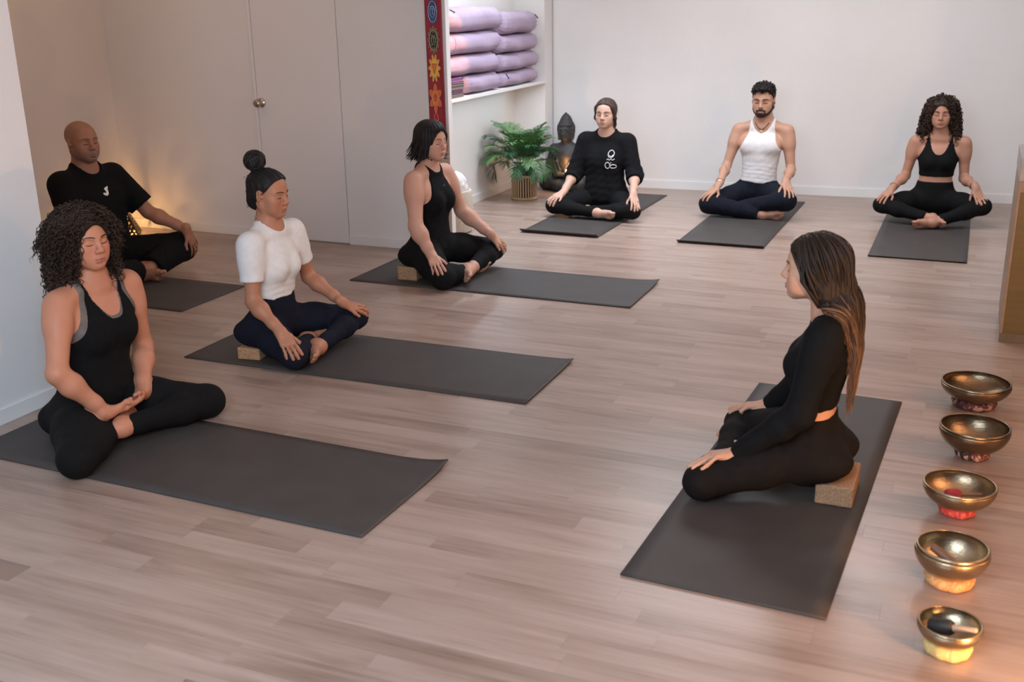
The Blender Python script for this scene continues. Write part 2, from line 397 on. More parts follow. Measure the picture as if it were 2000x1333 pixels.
def head_field(F, h, p):
    """skull, face and closed lids in head-local metres"""
    q = h.q; man = p.get('man', 0); fw = p.get('facew', 1.)
    E = lambda c, r, k=.02, op='u': F.ell(h.w(*c), np.array(r)*q, h.ax, k*q, op)
    Cn = lambda a, b, r1, r2, k=.015, op='u': F.cone(h.w(*a), h.w(*b), r1*q, r2*q, k*q, op)
    E((-.016, 0, .034), (.098, .078*fw, .083)); E((.022, 0, .02), (.066, .066*fw, .07), .03)
    E((.026, 0, -.04), (.058, .057*fw, .074), .03)
    for s in (1, -1):
        Cn((-.008, s*.053*fw, -.052), (.060, s*.016, -.094), .020+.004*man, .017, .03)
        E((.050, s*.045*fw, -.026), (.025, .022, .022), .03)
        E((.052, s*.036*fw, -.06), (.026, .024, .03), .03)
    E((.071, 0, -.096), (.0185+.003*man, .022+.005*man, .0165), .022)
    E((.070, 0, -.066), (.026, .030, .026), .02)
    for s in (1, -1):
        Cn((.080, s*.010, .017), (.064, s*.048, .017), .0105+.003*man, .010, .014)      # brow ridge
        E((.0965, s*.033, -.001), (.017, .019, .0125), .014, 's')                       # socket
        E((.066, s*.0325, -.0035), (.0175, .0165, .0135), .006)                         # closed lid over the eyeball
        E((.089, s*.0315, -.0105), (.006, .017, .0022), .005, 's')
    Cn((.082, 0, .010), (.1035, 0, -.028), .0085, .0105, .014)
    E((.1045, 0, -.0335), (.0115, .0112, .0098), .009)
    for s in (1, -1): E((.0955, s*.0135, -.0375), (.0105, .0068, .0078), .006); E((.1, s*.0075, -.0455), (.005, .0038, .0045), .003, 's')
    # lips
    for s in (1, -1):
        Cn((.0955, s*.005, -.0655), (.083, s*.022, -.0695), .0052, .0032, .006)
        Cn((.0935, s*.005, -.0755), (.083, s*.021, -.0705), .0064, .0034, .006)
        E((.0965, s*.012, -.0705), (.0035, .018, .0012), .003, 's')
    E((.089, 0, -.0845), (.006, .016, .004), .008, 's')
    for s in (1, -1):                                                                  # ears
        c = (-.012, s*.078*fw, -.006); t = unit(h.f*.28*0+h.l*s*.86-h.f*.5); e2 = unit(np.cross(h.u, t)); 
        ax = np.stack([unit(h.u+h.f*-.18), t, unit(np.cross(unit(h.u+h.f*-.18), t))])
        F.ell(h.w(*c), np.array((.031, .0085, .0185))*q, ax, .006*q)
        F.ell(h.w(-.010, s*.087*fw, -.001), np.array((.020, .007, .0105))*q, ax, .005*q, 's')
        E((.004, s*.0745*fw, -.010), (.006, .006, .008), .005)
def march(fld, P0, D, tmax=.25, step=.002):
    """first point along -D from P0+D*tmax at which the field turns negative"""
    P0 = np.asarray(P0, float); t = np.full(P0.shape[:-1], tmax); alive = np.ones(t.shape, bool)
    for _ in range(int(tmax*2/step)):
        d = fld.sample(P0+D*t[..., None]); alive &= d > .0004
        t = np.where(alive, t-np.maximum(d*.6, step*.2), t)
        if not alive.any(): break
    return P0+D*t[..., None]
def leg_dist(legs, P):
    d = np.full(P.shape[:-1], 1.)
    for a, b, r1, r2 in legs:
        ba = b-a; t = np.clip(((P-a)@ba)/(ba@ba), 0, 1)
        d = np.minimum(d, np.linalg.norm(P-a-t[..., None]*ba, axis=-1)-r1-t*(r2-r1))
    return d
def hand_prims(W, T, nrm, left, hs, legs, spread=.07, relax=.35, contact=True):
    """returns cones of a five-fingered hand whose fingers bend until they touch the legs"""
    d = unit(T-W); n = unit(nrm-d*(nrm@d)); s = unit(np.cross(d, n))*(-1 if left else 1)       # s: towards the thumb
    out = []; Wr = W
    kn = [(.088, .029), (.092, .0095), (.088, -.010), (.080, -.0275)]
    fl_ = [(.040, .025, .022), (.045, .029, .023), (.041, .027, .022), (.032, .020, .020)]
    fr = [.0088, .009, .0086, .0076]
    def fit(p, dirf, L, r, lo, hi):
        best = lo
        if not contact: return (lo+hi)/2
        for a in np.linspace(lo, hi, 22):
            e = p+dirf(a)*L; m = p+dirf(a)*L*.6
            if min(leg_dist(legs, e[None])[0], leg_dist(legs, m[None])[0]) < r+.0085: break
            best = a
        return best
    for i in range(4):
        K = Wr+hs*(d*kn[i][0]+s*kn[i][1])
        out.append((Wr+hs*(d*.012+s*kn[i][1]*.55), K, hs*.0150, hs*.0112, .012))
        ang = spread*(1.4-i)*1.0; fd = unit(d*math.cos(ang)+s*math.sin(ang)); a = 0; p = K
        for j, L in enumerate(fl_[i]):
            dirf = lambda t: fd*math.cos(t)+n*math.sin(t)
            lo, hi = (-.35, 1.0) if j == 0 else (a, a+.75)
            r0 = hs*fr[i]*(1-.08*j)
            a = fit(p, dirf, hs*L, r0, lo, min(hi, a+relax*1.7) if j else .75)
            e = p+dirf(a)*hs*L; out.append((p, e, r0, r0*.9, .0045)); p = e
    out.append((Wr+hs*(d*.02+s*.010+n*.004), Wr+hs*(d*.052+s*.032+n*.006), hs*.0155, hs*.0125, .014))   # thenar
    p = Wr+hs*(d*.048+s*.034+n*.004); a0 = .62
    for L, r, b in ((.036, .0105, .0), (.028, .0088, -.18)):
        a0 += b; fd = unit(d*math.cos(a0)+s*math.sin(a0)); 
        t = fit(p, lambda t: fd*math.cos(t)+n*math.sin(t), hs*L, hs*r, -.1, .7)
        e = p+(fd*math.cos(t)+n*math.sin(t))*hs*L; out.append((p, e, hs*r, hs*r*.9, .006)); p = e
    return out
def foot_prims(A, T, leg_dir, hs):
    d = unit(T-A); up = unit(np.array([0, 0, 1.])-d*d[2])            # big-toe edge points up: the foot lies on its outer edge
    sole = unit(np.cross(d, up)); sole = sole*np.sign(-(sole@unit(leg_dir)))*1.0
    # sole faces away from the shin; tilt the big-toe edge a little outwards
    up = unit(up-sole*.45); sole = unit(sole-up*(sole@up)-d*(sole@d))
    out = [(A, A+sole*.018*hs-d*.022*hs, .036*hs, .031*hs, .02), (A+sole*.008*hs, A+d*.075*hs+sole*.016*hs+up*.008*hs, .034*hs, .025*hs, .02),
           (A+sole*.02*hs-up*.012*hs, A+d*.09*hs+sole*.018*hs-up*.022*hs, .024*hs, .018*hs, .02),
           (A+d*.06*hs+sole*.018*hs+up*.012*hs, A+d*.112*hs+sole*.02*hs+up*.026*hs, .023*hs, .019*hs, .016)]
    toes = [(.112, .030, .040, .0125), (.118, .008, .030, .0092), (.114, -.006, .027, .0086), (.107, -.018, .024, .008), (.098, -.029, .020, .0076)]
    for x, y, L, r in toes:
        a = A+hs*(d*x+up*y+sole*.020); m = a+hs*(d*L*.6-sole*.002); e = a+hs*(d*L+sole*.006)
        out += [(a, m, r*hs*1.05, r*hs, .006), (m, e, r*hs, r*hs*.95, .004)]
    return out

class Fig: pass
def figure(sp):
    """compute every mesh of one seated person (numpy only, so that figures run in threads)"""
    J = {k: np.array(v, float) for k, v in sp['J'].items()}; H = sp['H']; q = H/1.7; w = sp.get('w', 1.); man = sp.get('man', 0)
    v = sp['v']; f = Fig(); f.sp = sp; f.J = J; f.meshes = []
    base = np.array([J['hip'][0], J['hip'][1], 0.]); f.base = base
    hy, sy = sp['hy'], sp['sy']
    ch = lambda a: np.array([math.cos(a), math.sin(a), 0.])
    fh, fs = ch(hy), ch(sy); lh = np.array([-fh[1], fh[0], 0]); ls = np.array([-fs[1], fs[0], 0]); zz = np.array([0, 0, 1.])
    f.fs, f.ls, f.fh, f.lh = fs, ls, fh, lh
    sw = sp.get('sw', .108)*H
    J['hipL'], J['hipR'] = J['hip']+lh*.052*H, J['hip']-lh*.052*H
    J['shL'], J['shR'] = J['shm']+ls*sw, J['shm']-ls*sw
    hd = Head(J['hd'], sp['hdy'], sp['hdp'], q*sp.get('hq', 1.), sp.get('roll', 0)); f.hd = hd
    pts = np.array(list(J.values())); lo = pts.min(0)-.17; hi = pts.max(0)+.17; lo[2] = -.02
    g = Grid(lo, hi, v); f.g = g
    seat = sp.get('seatz', .006)
    # --- torso loft
    TT = np.array([-.25, -.12, 0, .12, .25, .38, .5, .62, .75, .87, .97, 1.04, 1.10, 1.16, 1.22])
    if man:
        A_ = np.array([.12, .150, .165, .160, .148, .145, .152, .162, .170, .166, .140, .105, .075, .058, .05])
        BF = np.array([.07, .09, .105, .108, .102, .100, .102, .108, .112, .100, .074, .054, .045, .045, .045])
        BB = np.array([.07, .10, .108, .095, .085, .085, .095, .106, .112, .108, .092, .076, .062, .055, .05])
    else:
        A_ = np.array([.12, .155, .172, .164, .145, .130, .131, .138, .146, .148, .128, .098, .070, .054, .048])
        BF = np.array([.07, .09, .102, .104, .094, .086, .088, .094, .098, .088, .066, .050, .042, .042, .042])
        BB = np.array([.07, .10, .108, .094, .080, .078, .088, .098, .104, .100, .084, .070, .058, .052, .048])
    tw = sp.get('torso_w', 1.); belly = sp.get('belly', 0.)
    A_ = A_*q*w*tw; BB = BB*q*w; BF = BF*q*w+belly*np.exp(-((TT-.22)/.2)**2)
    tt = np.linspace(-.25, 1.22, 160)
    def sm(Y):
        y = np.interp(tt, TT, Y); k = np.ones(11)/11; return np.convolve(np.pad(y, 5, mode='edge'), k, 'valid')
    A_, BF, BB = sm(A_), sm(BF), sm(BB)
    z0, z1 = J['hip'][2], J['shm'][2]
    def loft(x, y, z, e=0.):
        t = (z-z0)/(z1-z0); a = np.interp(t, tt, A_).astype(np.float32)+e; bf = np.interp(t, tt, BF).astype(np.float32)+e; bb = np.interp(t, tt, BB).astype(np.float32)+e
        tc = np.clip(t, 0, 1); cx = J['hip'][0]+tc*(J['shm'][0]-J['hip'][0]); cy = J['hip'][1]+tc*(J['shm'][1]-J['hip'][1])
        yw = hy+tc*(sy-hy); c, s_ = np.cos(yw).astype(np.float32), np.sin(yw).astype(np.float32)
        dx, dy = x-cx, y-cy; X = c*dx+s_*dy-sp.get('lord', .012)*np.sin(np.clip(t, 0, 1)*3.1).astype(np.float32); Y = -s_*dx+c*dy
        b = bb+(bf-bb)*sstep(-.04, .04, X)
        p_ = 2.3; ax_ = np.abs(X/b)+1e-6; ay_ = np.abs(Y/a)+1e-6
        k0 = (ax_**p_+ay_**p_)**(1/p_)
        k1 = np.sqrt((X/b**2)**2+(Y/a**2)**2)+1e-6; kk = np.sqrt((X/b)**2+(Y/a)**2)
        d = (k0-1)*kk/k1
        d = np.maximum(d, z-(z0+1.2*(z1-z0))); return np.maximum(d, (z0-.24*(z1-z0))-z)
    ext = np.array([.3, .3, 0])
    T = Fld(g, np.array([*np.minimum(J['hip'], J['shm'])[:2], 0])-.36, np.maximum(J['hip'], J['shm'])+.36)
    T.put(loft, np.array([J['hip'][0], J['hip'][1], z0-.12])-ext, np.array([J['shm'][0], J['shm'][1], z1+.1])+ext, k=.005)
    tz = lambda t: J['hip']+(J['shm']-J['hip'])*t
    for s in (1, -1):                                              # seat muscles
        c = J['hip']+lh*s*.082*H/1.65*w-fh*.040*q; c[2] = max(z0-.022, seat+.060)
        T.ell(c, np.array((.118, .102*w, .070))*q, np.stack([fh, lh, zz]), .05)
        T.cone(J['hip']+lh*s*.05*q+fh*.02, J['hip']+lh*s*.08*H/1.65*w+fh*.02-zz*.01, .085*q*w, .082*q*w, .04)
    bust = sp.get('bust', .9)
    if bust and not man:
        for s in (1, -1):
            c = tz(.70)+ls*s*.073*q*w+fs*.062*q*w
            T.ell(c-zz*.008, np.array((.064, .062, .066))*q*bust, np.stack([unit(fs+ls*s*.25-zz*.05), unit(ls*s-fs*.25*0), zz]), .03)
    if man:
        for s in (1, -1): T.ell(tz(.78)+ls*s*.078*q+fs*.070*q, np.array((.05, .08, .06))*q, np.stack([fs, ls, zz]), .04)
    nb = J['shm']+zz*.062*q-fs*.012*q                                    # neck base
    for s in (1, -1):
        sh = J['shm']+ls*s*sw
        T.cone(nb+ls*s*.015+zz*.005, sh-ls*s*.02+zz*.012*q-fs*.006, .046*q, .038*q*w, .035)           # trapezius to shoulder
        T.cone(J['shm']+ls*s*.03+fs*.030*q+zz*.035*q, sh+zz*.022*q+fs*.012, .018*q, .016*q, .03)      # collar bone
        T.cone(sh-zz*.005, sh-ls*s*.03-zz*.075*q+0*fs, .052*q*w, .045*q*w, .045)
    nr = (.060 if man else .0505)*q*sp.get('neckw', 1.)
    NK = Fld(g, np.minimum(nb, hd.c)-.16, np.maximum(nb, hd.c)+.16)
    NK.cone(nb-zz*.03, hd.w(-.020, 0, -.045), nr*1.12, nr, .02)
    T.cone(nb-zz*.03, nb+zz*.015, nr*1.2, nr*1.06, .04)
    for s in (1, -1): NK.cone(hd.w(-.018, s*.055, -.045), J['shm']+fs*.045*q+ls*s*.018*q+zz*.035*q, .012*q, .010*q, .025)   # neck muscle
    # --- head
    hc = hd.w(.02, 0, 0); HD = Fld(g, hc-.2, hc+.2); head_field(HD, hd, sp); f.HD = HD
    # --- limbs
    arms, legs, hands, feet, lcones = {}, {}, {}, {}, []
    for s in 'LR':
        kn, hp, an = J['kn'+s], J['hip'+s], J['an'+s]; sg = 1 if s == 'L' else -1
        lw = sp.get('legw', 1.)*w
        lcones += [(hp, kn, .085*q*lw, .060*q*lw), (kn, kn+(an-kn)*.35, .056*q*lw, .054*q*lw), (kn+(an-kn)*.35, an, .054*q*lw, .034*q)]
    pad = sp.get('legpad', 0.)
    f.lc = [(a, b, r1+pad, r2+pad) for a, b, r1, r2 in lcones]
    for s in 'LR':
        sg = 1 if s == 'L' else -1; lw = sp.get('legw', 1.)*w
        kn, hp, an, to = J['kn'+s], J['hip'+s], J['an'+s], J['to'+s]
        P = np.array([kn, hp, an]); L = Fld(g, P.min(0)-.17, P.max(0)+.17)
        m = hp+(kn-hp)*.45
        L.cone(hp, m, .086*q*lw, .081*q*lw, .03); L.cone(m, kn, .081*q*lw, .060*q*lw, .03)
        L.cone(kn-(an-kn)*.02, kn+(an-kn)*.33+fh*.0, .0565*q*lw, .0545*q*lw, .03); L.cone(kn+(an-kn)*.33, kn+(an-kn)*.8, .0545*q*lw, .037*q, .03); L.cone(kn+(an-kn)*.8, an, .037*q, .0345*q, .02)
        legs[s] = L
        fp = foot_prims(an, to, fh, q*1.02); P = np.array([x[0] for x in fp]+[x[1] for x in fp]); Ff = Fld(g, P.min(0)-.08, P.max(0)+.08)
        for a, b, r1, r2, k in fp: Ff.cone(a, b, r1, r2, k)
        feet[s] = Ff
        sh, el, wr, hn = J['sh'+s], J['el'+s], J['wr'+s], J['hn'+s]; aw = sp.get('armw', 1.)*w
        P = np.array([sh, el, wr]); A = Fld(g, P.min(0)-.15, P.max(0)+.15)
        u1 = sh+(el-sh)*.35; ra = .046+.006*man
        A.cone(sh, u1, (.049+.006*man)*q*aw, ra*q*aw, .03); A.cone(u1, el, ra*q*aw, .036*q*aw, .03)
        A.ell(sh+(el-sh)*.16+ls*sg*.006, np.array((.062, .048, .048))*q*aw, np.stack([unit(el-sh), *np.linalg.svd(unit(el-sh)[None])[2][1:]]), .03)
        m1 = el+(wr-el)*.28; A.cone(el, m1, .037*q*aw, .040*q*aw, .025); A.cone(m1, el+(wr-el)*.75, .040*q*aw, .0285*q*aw, .03); A.cone(el+(wr-el)*.75, wr, .0285*q*aw, .0245*q*aw, .02)
        arms[s] = A
        hs = q*(1.02 if man else .98)
        if sp.get('hands', 'knee') == 'knee':
            # lay the palm on the thigh or knee
            nr_ = -zz*.8+unit((kn+zz*-.02)-wr)*.35
            K = wr+unit(hn-wr)*.09*hs
            for _ in range(12):
                e = .004; d0 = leg_dist(f.lc, K[None])[0]; G = np.array([leg_dist(f.lc, (K+np.eye(3)[i]*e)[None])[0]-d0 for i in range(3)])/e
                K = K+unit(G)*np.clip(.0215-d0, -.02, .02)*.7
                K = wr+unit(K-wr)*.09*hs
            e = .004; d0 = leg_dist(f.lc, K[None])[0]; G = np.array([leg_dist(f.lc, (K+np.eye(3)[i]*e)[None])[0]-d0 for i in range(3)])/e
            hp_ = hand_prims(wr, K, -unit(G)+nr_*.3, s == 'L', hs, f.lc, spread=sp.get('spread', .085))
        else:
            # fingers of one hand lie in the other, thumbs meeting
            hp_ = lap_hand(wr, hn, s == 'L', hs, fh, lh, sg)
        P = np.array([x[0] for x in hp_]+[x[1] for x in hp_]); Hn = Fld(g, P.min(0)-.07, P.max(0)+.07)
        for a, b, r1, r2, k in hp_: Hn.cone(a, b, r1, r2, k)
        Hn.cone(wr-unit(hn-wr)*.02, wr+unit(hn-wr)*.02, .024*q*aw, .021*q, .02)
        hands[s] = Hn
    floor = lambda F: np.maximum(F, (np.float32(.0065)-(g.o[2]+g.v*np.arange(g.n[2])).astype(np.float32))[None, None, :])
    f.T, f.arms, f.legs, f.hands, f.feet = T, arms, legs, hands, feet
    # --- whole body
    Tf = T.full(); B = smin(Tf, NK.full(), .025); HDf = HD.full(); B = smin(B, HDf, .018)
    lg = smin(legs['L'].full(), feet['L'].full(), .02); lg = smin(lg, smin(legs['R'].full(), feet['R'].full(), .02), .006)
    B = smin(B, lg, .04)
    for s in 'LR':
        A = smin(arms[s].full(), hands[s].full(), .016); B = smin(B, A, .012)
    bk = sp.get('block')
    def seat_cut(A, ax_, gp=.001):
        if bk is None: return A
        x, y, z = ax_; d = np.maximum(np.maximum(np.abs(x-bk[0])-bk[3]/2-.004, np.abs(y-bk[1])-bk[4]/2-.004), z-bk[2]-gp); return np.maximum(A, -d.astype(np.float32))
    axes = lambda gg: [(gg.o[i]+gg.v*np.arange(gg.n[i])).astype(np.float32).reshape([-1 if j == i else 1 for j in range(3)]) for i in range(3)]
    B = seat_cut(floor(B), axes(g), .002)
    V, Q = surface_nets(B, g.o, v)
    f.B = wrap(g, B); f.body = (V, Q)
    # --- clothes on a grid twice as coarse
    st = sp.get('cst', 2); gc = Grid(g.o, g.o, v*st); gc.n = (g.n+st-1)//st; f.gc = gc
    xx, yy, zc = [(gc.o[i]+gc.v*np.arange(gc.n[i])).astype(np.float32).reshape([-1 if j == i else 1 for j in range(3)]) for i in range(3)]
    PP = np.stack(np.broadcast_arrays(xx, yy, zc), -1)
    f.loftfn, f.tz, f.sw, f.q = loft, tz, sw, q
    Tc = T.full(st); NKc = NK.full(st)
    U = (xx-J['shm'][0])*fs[0]+(yy-J['shm'][1])*fs[1]+0*zc; Wd = (xx-J['shm'][0])*ls[0]+(yy-J['shm'][1])*ls[1]+0*zc; Hh = zc-J['shm'][2]+0*xx+0*yy
    f.U, f.Wd, f.Hh, f.PP, f.xx, f.yy, f.zc = U, Wd, Hh, PP, xx, yy, zc
    f.garm = {}
    def emit(name, G, matkey):
        G = seat_cut(np.maximum(G, np.float32(.007)-zc), (xx, yy, zc))
        Vg, Qg = surface_nets(G, gc.o, gc.v); Vg = taubin(Vg, Qg, 7); f.garm[name] = wrap(gc, G)
        f.meshes.append((name, Vg, Qg, matkey))
    # bottoms
    b = sp['bottom']; zw = b['waist']; lg = None
    for s in 'LR':
        kn, an = J['kn'+s], J['an'+s]; d = unit(an-kn); e = kn+(an-kn)*b.get('hem', .92)
        A = legs[s].full(st)
        if b.get('loose'): 
            X = Fld(g, *(lambda P: (P.min(0)-.2, P.max(0)+.2))(np.array([J['hip'+s], kn, an]))); lo_ = b['loose']
            X.cone(J['hip'+s], kn, .09*q*w+lo_*.5, .062*q*w+lo_, .03); X.cone(kn, an, .062*q*w+lo_, .042*q*w+lo_*.8, .03); A = np.minimum(A, X.full(st))
        cut = (xx-e[0])*d[0]+(yy-e[1])*d[1]+(zc-e[2])*d[2]
        A = np.maximum(A, cut); lg = A if lg is None else smin(lg, A, .014)
    G = smin(np.maximum(Tc, Hh+J['shm'][2]-zw), lg, .035)
    G = smin(G, np.maximum(smin(Tc, lg, .04), Hh+J['shm'][2]-zw), .002)
    G = G-b.get('t', .0035)-b.get('wr', .0012)*vnoise(PP, 11, 70)-b.get('wr2', 0.)*vnoise(PP*np.array([1, 1, 2.]), 7, 40)
    emit(b['name'], G, b['mat'])
    for t in sp['tops']: emit(t['name'], top_field(f, t, Tc, NKc, st), t['mat'])
    # --- face marks and hair
    f.face = face_lines(f)
    f.hair = [(nm,)+fn(f) for nm, fn in sp['hair']]
    for k in ('T', 'arms', 'legs', 'feet', 'PP', 'U', 'Wd', 'Hh', 'xx', 'yy', 'zc'): setattr(f, k, None)
    return f
def lap_hand(W, T, left, hs, fh, lh, sg):
    """a hand cupped in the lap, palm up, its fingers reaching across to the other one; sg=+1 for the left arm"""
    zz = np.array([0, 0, 1.])
    d = unit(T-W); s = unit(fh*.9+zz*.35-d*(d@fh)); n = unit(np.cross(d, s)); n = n if n[2] < 0 else -n; s = unit(np.cross(d, n)); s = s if s@fh > 0 else -s
    out = []; up = -n
    kn = [(.082, .027), (.087, .009), (.083, -.009), (.074, -.025)]; fl_ = [(.036, .024, .02), (.040, .027, .021), (.038, .025, .02), (.03, .018, .018)]
    for i in range(4):
        K = W+hs*(d*kn[i][0]+s*kn[i][1]); out.append((W+hs*(d*.012+s*kn[i][1]*.55), K, hs*.0145, hs*.0108, .012)); p = K; a = .12
        for j, L in enumerate(fl_[i]):
            a += .14; e = p+hs*L*(d*math.cos(a)+up*math.sin(a)+s*.03*(1.5-i)); r = hs*(.0086-.0006*j-.0008*(i == 3)); out.append((p, e, r, r*.92, .0045)); p = e
    out.append((W+hs*(d*.02+s*.010+up*.004), W+hs*(d*.05+s*.030+up*.012), hs*.0155, hs*.0125, .014)); p = W+hs*(d*.048+s*.030+up*.012)
    for L, r, a in ((.036, .0105, .35), (.030, .0088, .15)):
        e = p+hs*L*(d*.86+up*(.42 if a > .2 else .25)+s*(.25 if a > .2 else -.05)); out.append((p, e, hs*r, hs*r*.9, .006)); p = e
    return out
def top_field(f, t, Tc, NKc, st):
    U, Wd, Hh, PP, q, J = f.U, f.Wd, f.Hh, f.PP, f.q, f.J
    G = Tc; g = f.g; xx, yy, zc = f.xx, f.yy, f.zc
    if t.get('bag'):
        X = Fld(g, np.array([*np.minimum(J['hip'], J['shm'])[:2], 0])-.4, np.maximum(J['hip'], J['shm'])+.4); ext = np.array([.32, .32, .1])
        bg_ = t['bag']; X.put(lambda x, y, z: f.loftfn(x, y, z)-bg_*sstep(J['shm'][2]-.02, J['shm'][2]-.22, z).astype(np.float32), J['hip']-ext, J['shm']+ext, .005); G = smin(G, X.full(st), .05)
    if 'hem' in t: G = np.maximum(G, t['hem']-(Hh+J['shm'][2])-t.get('hemf', 0.)*U)
    slv = t.get('sleeve')
    if slv:
        for s in 'LR':
            sh, el, wr = J['sh'+s], J['el'+s], J['wr'+s]; r1, r2, r3 = [x*q for x in slv['r']]
            X = Fld(g, np.min([sh, el, wr], 0)-.18, np.max([sh, el, wr], 0)+.18)
            X.cone(sh+np.array([0, 0, slv.get('up', 0.)]), el, r1, r2, .03)
            if slv['end'] > 1: X.cone(el, wr, r2, r3, .03)
            A = smin(f.arms[s].full(st)-.004, X.full(st), .01)
            if slv['end'] <= 1: d = unit(el-sh); e = sh+(el-sh)*slv['end']
            else: d = unit(wr-el); e = el+(wr-el)*(slv['end']-1)
            far = (xx-e[0])*d[0]+(yy-e[1])*d[1]+(zc-e[2])*d[2]
            A = np.maximum(A, far); G = smin(G, A, slv.get('k', .03))
    G = G-t.get('t', .005)
    if t.get('wr'):
        G = G-t['wr']*vnoise(PP*np.array([1, 1, 1.7]), 3, 38)*sstep(.03, -.2, Hh)
    if t.get('folds'):
        G = G-t['folds']*(np.abs(np.sin(Hh*95+vnoise(PP, 5, 14)*2.2+Wd*7))**2-.4)*sstep(t.get('foldtop', -.22), t.get('foldtop', -.22)-.08, Hh)
    n = t['neck']; aw = np.abs(Wd)
    hf = n['front']+n.get('rise', .1)*(aw/n['w'])**n.get('p', 3); hb = n['back']+n.get('brise', n.get('rise', .1))*(aw/n.get('bw', n['w']))**n.get('p', 3)
    m = sstep(-.03, .03, U-.0); hcut = hb+(hf-hb)*m
    slope = n.get('rise', .1)*n.get('p', 3)*(np.minimum(aw, n['w'])/n['w'])**(n.get('p', 3)-1)/n['w']
    G = np.maximum(G, (Hh-hcut)/np.sqrt(1+slope**2))
    if 'arm' in t:
        a = t['arm']        # half width of the garment at the strap, and below the armhole
        y = np.clip((a.get('top', .0)-Hh)/(a['depth']+a.get('top', 0.)), 0, 1.6); wa = a['strap']+(a['side']-a['strap'])*y**a.get('p', 2.2)+np.where(y > 1, (y-1)*3, 0)
        G = np.maximum(G, (aw-wa)*.8)
    return G
def skin_colors(V, hd, sp):
    L = hd.loc(V); x, y, z = L.T; c = np.array(sp['skin'])[None].repeat(len(V), 0)
    near = (np.abs(x) < .16) & (np.abs(y) < .12) & (np.abs(z) < .15)
    blush = np.exp(-(((np.abs(y)-.04)/.018)**2+((z+.035)/.02)**2))*near*(x > .03); c = c*(1-blush[:, None]*np.array([0, .10, .10]))
    nose = np.exp(-((y/.016)**2+((z+.033)/.014)**2))*near*(x > .085); c = c*(1-nose[:, None]*np.array([0, .10, .10]))
    dz = (z+.0705)/.0105; dy = y/.0255; lip = np.clip(1.3-1.3*(dz**2*(1+1.5*dy**2)+dy**4), 0, 1)*near*(x > .07)
    c = c*(1-lip[:, None])+lip[:, None]*np.array(sp.get('lip', (.36, .14, .12)))
    sl = np.exp(-((z+.0703)/.0016)**2)*(np.abs(y) < .023)*near*(x > .07); c = c*(1-.55*sl[:, None])
    s = sp.get('scalp')
    if s is not None:
        m = hair_mask(x, y, z, sp.get('line', 0.)); k = (np.abs(y) < .0765)*sstep(.006, -.006, m)*near*s[3]; c = c*(1-k[:, None])+k[:, None]*np.array(s[:3])
    s = sp.get('stubble')
    if s is not None:
        m = sstep(-.045, -.062, z-.35*np.clip(.05-x, 0, .1))*sstep(-.02, .01, x)*near*(1-lip)*sstep(-.13, -.11, z); mu = np.exp(-(((z+.055)/.008)**2+(y/.028)**2))*near*(x > .07)*(1-lip)
        k = np.clip(m+mu*.8, 0, 1)*s[3]; c = c*(1-k[:, None])+k[:, None]*np.array(s[:3])
    rs = np.random.RandomState(1); c = c*(1+.05*vnoise(V, 2, 45)[:, None])
    return np.clip(c, 0, 1)
def hair_mask(x, y, z, line=0.):
    """<0 on the hairy part of the head, in head-local metres"""
    xb = np.interp(z, [-.12, -.09, -.05, -.02, .005, .03, .055, .075, .092, .11], [-.06, -.055, -.036, -.018, .012, .034, .050, .066+line, .086+line, .2])
    return np.maximum(x-xb, -.088-z)
def face_lines(f):
    """eyebrows and lash lines as thin tapered tubes lying on the face"""
    h, sp, out = f.hd, f.sp, []
    e = np.linspace(-1, 1, 9)
    for s in (1, -1):
        y = s*(.0325+.0165*e); z = -.0085-.0030*(1-e**2)+.0012*e
        P = h.W(np.stack([np.zeros(9), y, z], -1)); M = march(f.HD, P, h.f, .14*h.q)+h.f*.0004
        out.append(('eyelashes', M, h.q*sp.get('lash', 1.25)*(.0013*(1-.7*np.abs(e)**3)), (1.0, 1.5)))
        bw = sp.get('brow', 1.); e2 = e; y = s*(.034+.021*e2); z = .0185+.0045*(1-(e2-.25)**2)-.002*e2+sp.get('browz', 0)
        P = h.W(np.stack([np.zeros(9), y, z], -1)); M = march(f.HD, P, h.f, .14*h.q)+h.f*.0003
        out.append(('eyebrow', M, h.q*bw*.0030*np.interp(e2, [-1, -.5, .5, 1], [.75, 1, .8, .2]), (.55, 1.15)))
    return out
# ------------------------------------------------------------------ hair
def cap_field(f, hg, off, line=0., nz=(0, 60), seed=1, extra=None, thick=None):
    """shell over the skull on its own grid hg"""
    h = f.hd; X = Fld(hg, hg.o, hg.o+hg.v*hg.n)
    q = h.q
    X.ell(h.w(-.016, 0, .034), np.array((.098+off, .078*f.sp.get('facew', 1)+off, .083+off))*q, h.ax, .01)
    X.ell(h.w(.022, 0, .02), np.array((.066+off*.6, .066+off*.8, .07+off*.7))*q, h.ax, .03)
    X.ell(h.w(-.045, 0, -.03), np.array((.052+off, .058+off, .062))*q, h.ax, .03)
    if extra: extra(X, h)
    P = np.stack(np.broadcast_arrays(*X.coords()), -1); L = h.loc(P)
    m = hair_mask(L[..., 0], L[..., 1], L[..., 2], line)*q
    return X, P, L, m
def hgrid(f, lo, hi, v): 
    c = np.array([f.hd.w(x, y, z) for x in (lo[0], hi[0]) for y in (lo[1], hi[1]) for z in (lo[2], hi[2])])
    return Grid(c.min(0), c.max(0), v)
